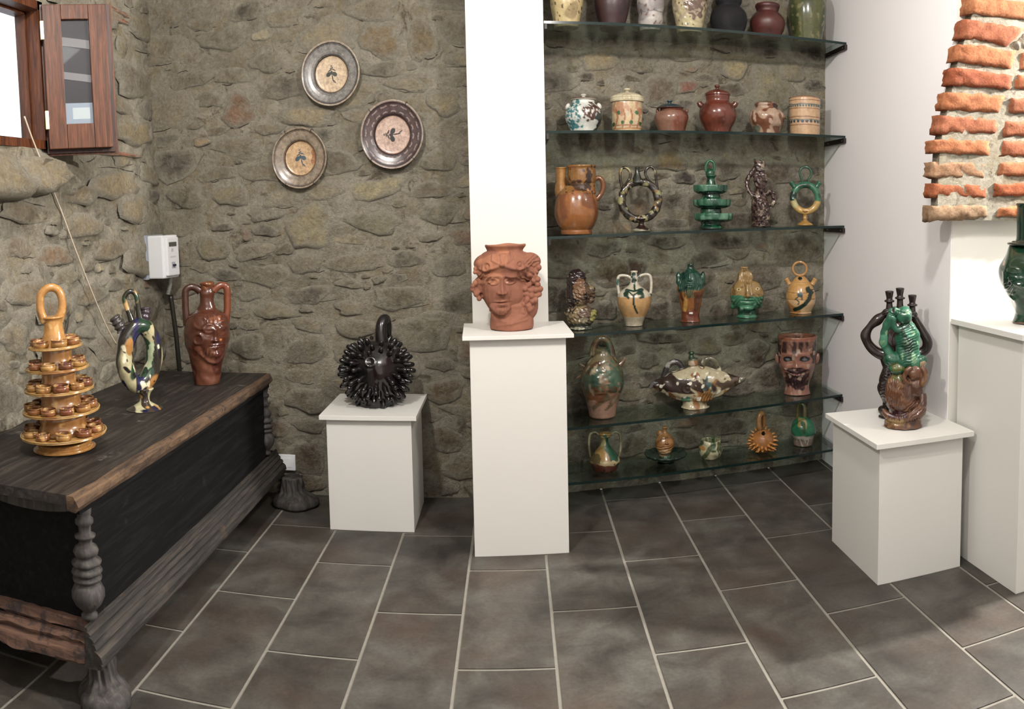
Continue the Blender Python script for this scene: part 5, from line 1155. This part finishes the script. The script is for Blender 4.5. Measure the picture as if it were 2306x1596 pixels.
p.lathe('jug_body', 1809, closed([(938, 9), (942, 16), (950, 24), (960, 28), (970, 28), (980, 26), (988, 23), (1000, 21), (yb-.6, 18)]), (130, 112, 98), [('band', 900, 976, (34, 110, 76), 2.5), ('b', 1808, 946, 14, 10, 20, (150, 134, 70), .5), ('band', 976, 984, (170, 162, 148), 1.5), ('line', [(1800, 980), (1806, 996), (1813, 1012)], 1.6, (176, 168, 154)), ('line', [(1822, 980), (1818, 996)], 1.2, (176, 168, 154)), ('line', [(1795, 980), (1794, 990)], 1.2, (176, 168, 154)), ('line', [(1812, 980), (1814, 990)], 1.2, (176, 168, 154)), ('n', .1, .9, (50, 84, 50), 96, 930, 976)], [('n', .12, .6)])
p.tube('stirrup_handle', [(1812, 950, -4), (1812, 930, -2), (1810, 914, 2), (1802, 911, 6), (1797, 925, 8), (1796, 945, 8)], [4.5, 4.5, 4.5, 4.5, 4.5, 5], (104, 92, 44), [('n', .1, .4, (70, 76, 40), 97)])
# ---- black spiky jug on the left plinth
p = Pot('spiky_jug', 'large shiny black spiky jug with upright tube handle on the low plinth', 'jug', None, 848, 0, plan=(-.452, 3.625), zb=.5285)
yb = p.v0; BK = (21, 17, 19)
p.lathe('jug_body', 848, closed([(765, 14), (768, 26), (776, 42), (790, 55), (808, 64), (828, 67), (848, 65), (868, 57), (884, 48), (896, 42), (yb-.6, 42)]), BK, [('b', 834, 804, 6.5, 6.5, 0, (4, 4, 4), 0), ('n', .04, 1.1, (34, 22, 24), 98)], [('r', 834, 804, 10, 9, 2.2), ('g', 834, 804, 6, 6, -4), ('n', .05, 1.), ('l', [(838, 815), (842, 850)], 5, -3), ('g', 826, 834, 9, 16, 3), ('g', 856, 836, 12, 14, 3)], n=110)
p.tube('tube_handle', [(862, 782, -6), (858, 750, -2), (860, 730, 4), (866, 722, 14), (870, 730, 26), (870, 760, 32), (864, 790, 34)], [15, 13.5, 12.5, 12, 12.5, 13, 15], (24, 20, 22))
p.part('pouring_cup', [lathe(889, closed([(778, 9), (781, 9.5), (790, 8), (800, 9)], (2, 12)), 24, d0=-34)], (40, 34, 36))
spines(p, 848, 836, 64, spine_mesh(27/p.ppm, 7.2/p.ppm, True, BK), 185, (-.02, -1, .22), 30, 8, squash=1.0, rad_=.014)
# ---- terracotta head on the tall plinth
p = Pot('head_vase', 'unglazed terracotta head vase with ribbon, grapes and open rim on the tall plinth', 'vase', None, 1143, 0, plan=(.200, 3.335), zb=.9145)
yb = p.v0; c = 1143
H = [lathe(1138, [(590, 0), (556, 36), (552, 42), (550.5, 44), (551, 45.5), (554, 45), (560, 41), (566, 40), (572, 52), (584, 64), (598, 68), (612, 64), (630, 55), (650, 53), (670, 51), (684, 45), (694, 38), (700, 34), (700, 0)], 96, .95, d0=4),
 ell(1124, 640, -16, 40, 62, 44), ell(1127, 682, -38, 24, 16, 18),                       # face, chin
 lathe(1152, [(668, 0), (680, 40), (694, 44), (706, 46), (718, 49), (730, 50), (738, 49), (yb-1, 48), (yb-.6, 0)], 80, .85), ell(1180, 690, 4, 32, 44, 32, rot=20),
 ell(1092, 592, -2, 26, 20, 34), ell(1190, 590, 0, 28, 20, 34), ell(1082, 640, 2, 17, 22, 24), ell(1078, 650, -4, 15, 14, 16), ell(1090, 660, 4, 18, 12, 22), ell(1186, 612, -6, 26, 22, 30), ell(1092, 612, -8, 20, 14, 26)]
rr = random.Random(3)
grapes = [(1190, 640), (1200, 632), (1210, 640), (1216, 650), (1206, 652), (1194, 652), (1184, 660), (1196, 664), (1208, 664), (1214, 662), (1186, 672), (1198, 676), (1206, 674), (1178, 682), (1190, 686), (1176, 694), (1184, 676), (1168, 700), (1158, 706), (1176, 700), (1210, 628), (1204, 622), (1182, 648), (1192, 692)]
for gx, gy in grapes: H.append(ell(gx, gy, -14-10*math.sqrt(max(0, 1-((gx-1170)/52)**2))-rr.random()*4, 7, 7, 8, n=12, m_=9))
for gx, gy, r_ in ((1072, 634, 8), (1066, 648, 7), (1074, 658, 8), (1086, 634, 7), (1088, 650, 8), (1080, 668, 7), (1066, 640, 6), (1096, 664, 6), (1072, 602, 6), (1070, 610, 5), (1208, 590, 9), (1212, 602, 8), (1206, 612, 7)): H.append(ell(gx, gy, -16-rr.random()*5, r_, r_, r_, n=12, m_=9))
fb_ = face(1131, 629, 18.5, 652, 675, 693, 10.5)+[('r', 1112.5, 629, 9.5, 5.5, 1.8), ('r', 1149.5, 629, 9.5, 5.5, 1.8), ('g', 1112, 619, 13, 3, 2.5, -6), ('g', 1150, 619, 13, 3, 2.5, 6)]
H.append(ell(1196, 656, -8, 18, 20, 20))
p.part('head_body', H, (150, 94, 70), [('n', .02, .8, (168, 108, 76), 101), ('b', 1142, 631, 3, 2, 0, (206, 160, 132), .2), ('n', .03, 1.2, (146, 90, 68), 102)],
 [b for b in fb_ if not (b[0] == 'g' and b[3] > 12 and b[4] > 12)]+[('l', [(1084, 602), (1098, 604), (1112, 600), (1132, 593), (1152, 600), (1168, 603), (1184, 598)], 3.5, 3.5), ('h', 1132, 593, 5.5, 5.5, 5), ('r', 1099, 596, 8, 8, 4), ('h', 1099, 597, 4, 4, 3.5), ('r', 1169, 594, 8, 8, 4), ('h', 1169, 593, 4, 4, 3.5),
 ('l', [(1132, 590), (1128, 572)], 2, 2.5), ('l', [(1134, 590), (1142, 572)], 2, 2.5), ('l', [(1128, 572), (1142, 571)], 2, 2), ('l', [(1128, 592), (1110, 584), (1110, 572)], 2.2, 2.5), ('l', [(1137, 592), (1154, 580), (1150, 566)], 2.2, 2.5), ('g', 1160, 568, 10, 7, 4), ('s', 1096, 622, 18, 20, 1.8, 9, 50), ('s', 1186, 616, 24, 22, 2.0, 10, -40), ('s', 1200, 580, 16, 24, 1.6, 8, 60),
 ('l', [(1110, 700), (1130, 716), (1150, 722), (1180, 708), (1200, 690)], 5, 2.5), ('l', [(1120, 728), (1150, 724), (1186, 716)], 3, 1.5), ('l', [(1106, 704), (1116, 716)], 5, 3), ('l', [(1108, 684), (1114, 690), (1126, 697), (1140, 694), (1148, 688)], 3, 2), ('s', 1128, 690, 18, 7, .9, 5, 0), ('n', .06, .8)], mat=CLAY, vox=1.35, sm=1)
# ---- tiered centrepiece on the chest
cz = .669
b0 = at_z(146, 1008, cz)
p = Pot('tiered_centrepiece', 'large amber glazed five-tiered centrepiece with little cups and ring handle, on the chest', 'centrepiece', None, 146, 0, plan=(b0[0]-.0, b0[1]), zb=cz+.003, roll=-2.0)
AMB = (186, 130, 54); aop = [('n', .03, .8, (160, 104, 40), 111), ('n', .14, 1.2, (206, 158, 84), 112)]
def axx(y): z = (p.v0-y)/p.sv; return p.u0+p.su*z
yb = p.v0
p.part('base', [lathe(axx(1000), [(990, 0), (990, 58), (996, 62), (1000, 60), (1004, 66), (1018, 68), (yb-1, 67), (yb-.5, 0)], 72)], AMB, aop)
TI = [(994, 97, 10, 0), (930, 87, 10, .3), (880, 79, 9, .1), (832, 72, 8, .5), (782, 62, 6, .2)]
cupcols = [(168, 118, 50), (150, 96, 44), (124, 66, 38), (178, 132, 62), (140, 86, 46), (110, 62, 42)]
cup_me = []
for cc in cupcols:
    V, F = lathe(0, [(-4, 0), (-4, 14), (-16, 17), (-18, 18.5), (-19, 19), (-18.5, 19.5), (-17, 19.5), (-14, 18.5), (-11, 19.5), (-5, 18.5), (0, 14), (0, 0)], 24)
    C = paint(V, cc, [('n', .10, .8, (124, 76, 38), 113), ('n', .14, 1.0, (196, 150, 84), 114)])
    V2 = np.stack([V[:, 0], V[:, 2], -V[:, 1]], 1)/p.ppm; me = mesh('cup', V2, F, GLAZE, True); setcol(me, C); cup_me.append(me)
rr = random.Random(9)
for i, (y, r_, nc, ph) in enumerate(TI):
    ya = y-18 if i == 0 else y-14
    ytop = {0: 972, 1: 920, 2: 872, 3: 825, 4: 777}[i]
    p.part('tier_dish', [lathe(axx(ytop), [(ytop, 0), (ytop, r_-5), (ytop-2, r_-1), (ytop+1, r_), (ytop+5, r_-2), (ytop+8, r_*.6), (ytop+8, 0)], 80)], (190, 146, 74), aop)
    for k in range(nc):
        a = 6.28319*(k+ph)/nc; q = (r_-20.5)/p.ppm; z = (p.v0-ytop)/p.sv
        o = link('cup', cup_me[rr.randrange(6)], p.t); o.location = (q*math.sin(a), -q*math.cos(a), z); s_ = rr.uniform(.84, .96); o.scale = (s_, s_, s_*.95)
        o.rotation_euler = (rr.uniform(-.06, .06), rr.uniform(-.06, .06), rr.uniform(0, 6))
    col_r = [58, 50, 44, 38, 30][i]
    if i < 4: p.part('column', [lathe(axx(ytop), [(ytop-44, 0), (ytop-44, col_r*.82), (ytop-20, col_r*.9), (ytop+2, col_r), (ytop+2, 0)], 56)], (166, 112, 48), aop)
p.lathe('neck', axx(740), [(712, 0), (712, 22), (716, 25), (720, 21), (740, 22), (762, 27), (780, 32), (780, 0)], AMB, aop)
cxh = axx(680)
p.tube('ring_handle', [(cxh-15, 724, 0), (cxh-24, 700, 0), (cxh-24, 668, 0), (cxh-12, 652, 0), (cxh+2, 649, 0), (cxh+16, 656, 0), (cxh+24, 674, 0), (cxh+24, 700, 0), (cxh+15, 724, 0)], [10, 9.5, 9, 9, 9, 9, 9, 9.5, 12], AMB, aop)
# ---- ring flask on the chest
b0 = at_z(327, 920, cz)
p = Pot('ring_flask', 'tall ring flask splashed green, cream, blue and black, middle vessel on the chest', 'flask', None, 327, 0, plan=(b0[0], b0[1]), zb=cz-.001)
yb = p.v0; SP = (46, 42, 34); sop = [('run', .05, .35, (186, 176, 132), 121), ('run', .07, .9, (34, 70, 44), 122), ('n', .05, 1.2, (176, 120, 50), 123), ('run', .08, 1.2, (34, 32, 76), 124), ('n', .14, 1.2, (224, 216, 180), 125), ('n', .2, 1.2, (30, 24, 26), 126), ('b', 338, 800, 7, 30, 8, (176, 190, 150), .3), ('b', 326, 730, 14, 20, 10, (26, 56, 34), .4)]
rg = [(314+34*math.sin(a)-.0*math.cos(a), 800-66*math.cos(a), 16*math.sin(a)) for a in np.linspace(0, 6.2832, 29)[:-1]]
RT = tube(rg, 19, closed=True, n=64, seg=260)
p.part('ring_body', [RT], SP, sop, [('n', .05, .8)])
ring_c = None
p.part('foot', [lathe(axx(0) if False else 326, [(874, 0), (874, 20), (884, 14), (894, 11), (902, 12), (906, 16), (912, 26), (918, 38), (yb-1, 42), (yb-.5, 40), (yb-.5, 0)], 56)], (60, 50, 42), [('n', .08, .2, (196, 190, 146), 127), ('n', .1, .8, (30, 30, 60), 128), ('n', .12, 1.2, (190, 140, 60), 129)])
p.tube('loop_handle', [(296, 722, 0), (291, 706, 0), (284, 688, 0), (280, 670, 0), (288, 658, 0), (298, 657, 0), (306, 666, 0), (310, 682, 0), (312, 700, 0), (316, 722, 0)], [8, 6, 5.5, 5.5, 5.5, 5.5, 5.5, 6, 6.5, 9], (40, 40, 30), [('n', .08, .8, (190, 150, 80), 130), ('n', .05, .8, (30, 60, 40), 131)])
p.tube('ridged_spout', [(276, 742, 0), (266, 726, 0), (256, 710, 0)], [13, 13, 12], (66, 60, 58), [('n', .1, .8, (200, 200, 190), 132)], ridge=(4, .12), n=20)
p.tube('ridged_spout', [(322, 726, 4), (328, 708, 6), (328, 694, 8)], [13, 12, 11], (58, 46, 54), ridge=(4, .10), n=20)
# ---- brown face amphora on the chest
b0 = at_z(468, 862, cz)
p = Pot('amphora', 'red-brown glazed two-handled amphora with a moulded face, beside the breaker box on the chest', 'amphora', None, 468, 0, plan=(b0[0], b0[1]), zb=cz-.001)
yb = p.v0; RB = (84, 42, 24)
rop = [('band', 782, 900, (112, 64, 42), 8), ('n', .03, .8, (84, 38, 24), 133), ('b', 488, 716, 16, 8, -10, (120, 62, 28), .6), ('b', 496, 760, 2.5, 2.5, 0, (210, 120, 40), 0), ('band', 630, 652, (120, 66, 28), 2)]
p.part('amphora_body', [lathe(466, closed([(637, 16), (639, 17), (642, 16), (645, 13.5), (652, 14), (660, 17), (672, 16), (684, 16.5), (696, 22), (704, 36), (716, 46), (732, 51), (750, 52.5), (766, 51), (786, 46), (808, 39), (830, 34), (850, 31), (862, 29.5), (yb-.6, 29)], (2.5, 20)), 130)], RB, rop,
 face(484, 745, 15, 760, 773, 792, 6)+[('r', 446, 756, 10, 11, 2.6), ('r', 452, 722, 16, 12, 2.4), ('r', 470, 734, 12, 9, 2.2), ('s', 484, 714, 24, 12, 1.8, 9, 0), ('s', 478, 788, 26, 14, 1.6, 7, 20), ('l', [(452, 790), (470, 808), (486, 812), (500, 802)], 4, 2.4), ('g', 484, 796, 16, 14, 3.5), ('n', .12, .6), ('r', 504, 726, 9, 7, 2)])
p.tube('handle', [(451, 656, 0), (440, 648, 0), (428, 646, 0), (418, 653, 0), (417, 675, 0), (418, 700, 0), (421, 730, 0)], [9, 8, 7.5, 8, 8, 8, 9], (66, 34, 22), flat=.8)
p.tube('handle', [(481, 656, 0), (491, 648, 0), (503, 645, 0), (511, 653, 0), (512, 675, 0), (512, 700, 0), (509, 728, 0)], [9, 8, 7.5, 8, 8, 8, 9], (122, 58, 24), flat=.8)
# ---- monkey candelabrum and stacked monkeys on the right plinth
zp = .5505
p = Pot('monkey_candelabrum', 'dark brown monkey holding three candle sockets overhead, at the back of the low right plinth', 'figurine', None, 2018, 0, plan=(1.675, 2.925), zb=zp)
yb = p.v0; DB = (44, 30, 26); k_ = 1.0
H = [lathe(2018, [(790, 0), (800, 30), (815, 34), (835, 31), (850, 34), (870, 40), (890, 36), (905, 30), (915, 32), (yb-3, 38), (yb-.6, 38), (yb-.6, 0)], 56, .8), ell(2020, 760, 0, 34, 46, 30), ell(1998, 850, -8, 18, 34, 26), ell(2020, 716, 0, 22, 26, 22),
 tube([(2000, 798, 0), (1976, 792, 0), (1956, 776, 0), (1950, 758, 0), (1960, 736, 0), (1980, 718, 0), (1998, 704, 0)], [15, 12, 11.5, 11.5, 10.5, 10, 9.5], 18), tube([(2044, 796, 0), (2066, 794, 0), (2084, 786, 0), (2090, 766, 0), (2080, 744, 0), (2066, 726, 0), (2054, 712, 0)], [15, 12, 12, 12, 11, 10, 9.5], 18), ell(1996, 704, -2, 12, 10, 12), ell(2056, 710, -2, 11, 10, 12), ell(1990, 918, -16, 12, 10, 16)]
p.part('figure_body', H, DB, [('n', .05, .9, (66, 40, 34), 141)], [('n', .07, 1.4), ('s', 2018, 860, 40, 50, 1.3, 8, 80), ('s', 1994, 702, 10, 9, 1.6, 5, 60), ('s', 2056, 708, 10, 9, 1.6, 5, -60)], vox=1.7, sm=2)
for x, y0_, y1_ in ((2003, 657, 705), (2027, 650, 712), (2055, 665, 715)):
    p.part('candle_socket', [lathe(x, [(y0_+14, 0), (y0_+2, 7), (y0_, 8), (y0_, 9.5), (y0_+3, 9.5), (y0_+16, 7), (y0_+19, 8), (y0_+21, 11.5), (y0_+24, 11), (y0_+27, 7), (y1_, 9), (y1_, 0)], 40)], (40, 28, 26))
p = Pot('stacked_monkeys_jug', 'green monkey drinking, seated on a brown monkey, at the front of the low right plinth', 'figurine', None, 2037, 0, plan=(1.655, 2.775), zb=zp)
yb = p.v0
H = [lathe(2034, [(835, 0), (838, 20), (850, 32), (870, 38), (890, 40), (905, 40), (915, 36), (922, 32), (932, 32), (942, 40), (955, 44), (yb-1.5, 42), (yb-.6, 0)], 72, .9), ell(2018, 880, -10, 26, 42, 26), ell(2060, 868, -14, 22, 30, 20), ell(2060, 836, -16, 20, 20, 18),
 tube([(2046, 858, -26), (2036, 846, -30), (2042, 830, -32), (2052, 820, -30)], [7, 6.5, 6, 6]), tube([(2070, 866, -24), (2080, 850, -26), (2082, 832, -24), (2074, 822, -22)], [9, 8.5, 8, 7]), tube([(2078, 880, -18), (2078, 900, -24), (2062, 922, -32), (2030, 936, -34), (2000, 930, -28), (1990, 920, -20)], [8, 10, 10, 9, 8, 6]), ell(2066, 916, -6, 22, 26, 22), ell(2056, 838, -30, 10, 12, 9)]
p.part('brown_monkey', H, (104, 64, 36), [('n', .05, .5, (84, 52, 36), 142), ('b', 2016, 940, 20, 9, -10, (150, 116, 60), .5), ('n', .12, 1.2, (132, 92, 54), 143), ('b', 2022, 922, 20, 10, 0, (70, 40, 40), .6), ('b', 2020, 842, 12, 10, 0, (96, 96, 52), .4)],
 [('s', 2018, 876, 28, 34, 1.6, 5.5, 8), ('s', 2062, 916, 24, 22, 1.4, 5.5, 50), ('n', .15, .5), ('s', 2030, 934, 40, 8, 1.3, 5, 0)], vox=1.4, sm=1)
H = [lathe(2044, [(724, 0), (726, 8), (732, 18), (748, 26), (766, 28), (784, 27), (800, 30), (815, 32), (826, 24), (832, 0)], 60, .9), ell(2036, 710, -6, 19, 21, 19), ell(2014, 702, -14, 14, 9, 10, rot=-14), ell(2006, 700, -14, 9, 6, 8), ell(2044, 704, -14, 9, 6, 6), ell(2010, 808, -6, 22, 18, 20), ell(2024, 826, -10, 24, 14, 18),
 tube([(2008, 800, -10), (1994, 782, -12), (1990, 762, -14), (1994, 740, -16), (2002, 722, -18), (2008, 708, -20)], [11, 10, 9.5, 9, 9, 9], 18), tube([(2040, 736, -10), (2020, 742, -14), (2012, 730, -18), (2012, 714, -20)], [9, 7.5, 7, 7]), ell(2070, 812, -10, 18, 15, 16)]
p.part('green_monkey', H, (34, 96, 70), [('n', .04, .7, (24, 66, 44), 144), ('n', .07, 1.0, (70, 140, 108), 145), ('b', 2022, 824, 16, 8, 10, (92, 98, 34), .4), ('b', 2080, 816, 8, 8, 0, (200, 170, 136), .3), ('b', 2012, 698, 4.5, 5, 20, (14, 22, 20), .1), ('n', .12, 1.5, (120, 160, 120), 146)],
 [('n', .12, 1.), ('s', 2044, 775, 22, 40, 1.4, 6, 70), ('r', 2012, 698, 6, 6, 1.8), ('l', [(2022, 700), (2036, 704), (2048, 702)], 2.5, -2)], vox=1.4, sm=1)
# ---- dark green jug at the right edge
p = Pot('face_jug', 'dark green face jug with tall brimmed hat, on the plinth at the right edge', 'jug', None, 2325, 0, plan=(2.105, 2.52), zb=.9735)
yb = p.v0; DG = (20, 60, 40)
p.part('jug_body', [lathe(2325, closed([(548, 40), (552, 44), (560, 52), (576, 64), (594, 72), (612, 76), (628, 74), (644, 67), (658, 58), (676, 50), (694, 45), (706, 42), (714, 44), (722, 47), (yb-.6, 46)]), 100)], DG,
 [('n', .04, .8, (40, 64, 42), 151), ('b', 2262, 592, 3, 6, 20, (176, 140, 110), .2), ('band', yb-5, yb+10, (120, 84, 70), 1.5), ('n', .12, 1.3, (14, 40, 28), 152)], [('r', 2283, 606, 10, 6, 2.5), ('g', 2283, 606, 5, 4, 2), ('l', [(2262, 612), (2262, 640), (2272, 664), (2284, 672)], 3, 3), ('l', [(2272, 648), (2288, 634), (2304, 640)], 4, 3.5), ('s', 2276, 640, 16, 20, 2, 8, 30), ('n', .05, 1.6), ('r', 2282, 626, 7, 7, 2.2), ('r', 2298, 628, 7, 7, 2)])
p.part('hat', [lathe(2325, closed([(460, 34), (462, 37), (470, 35), (500, 35.5), (540, 37), (546, 46), (548, 56), (551, 57), (553, 54), (552, 44), (554, 40)], (3, 60)), 80)], (18, 52, 38), [('band', 540, 556, (44, 52, 44), 2), ('n', .06, .9, (26, 40, 30), 153)])
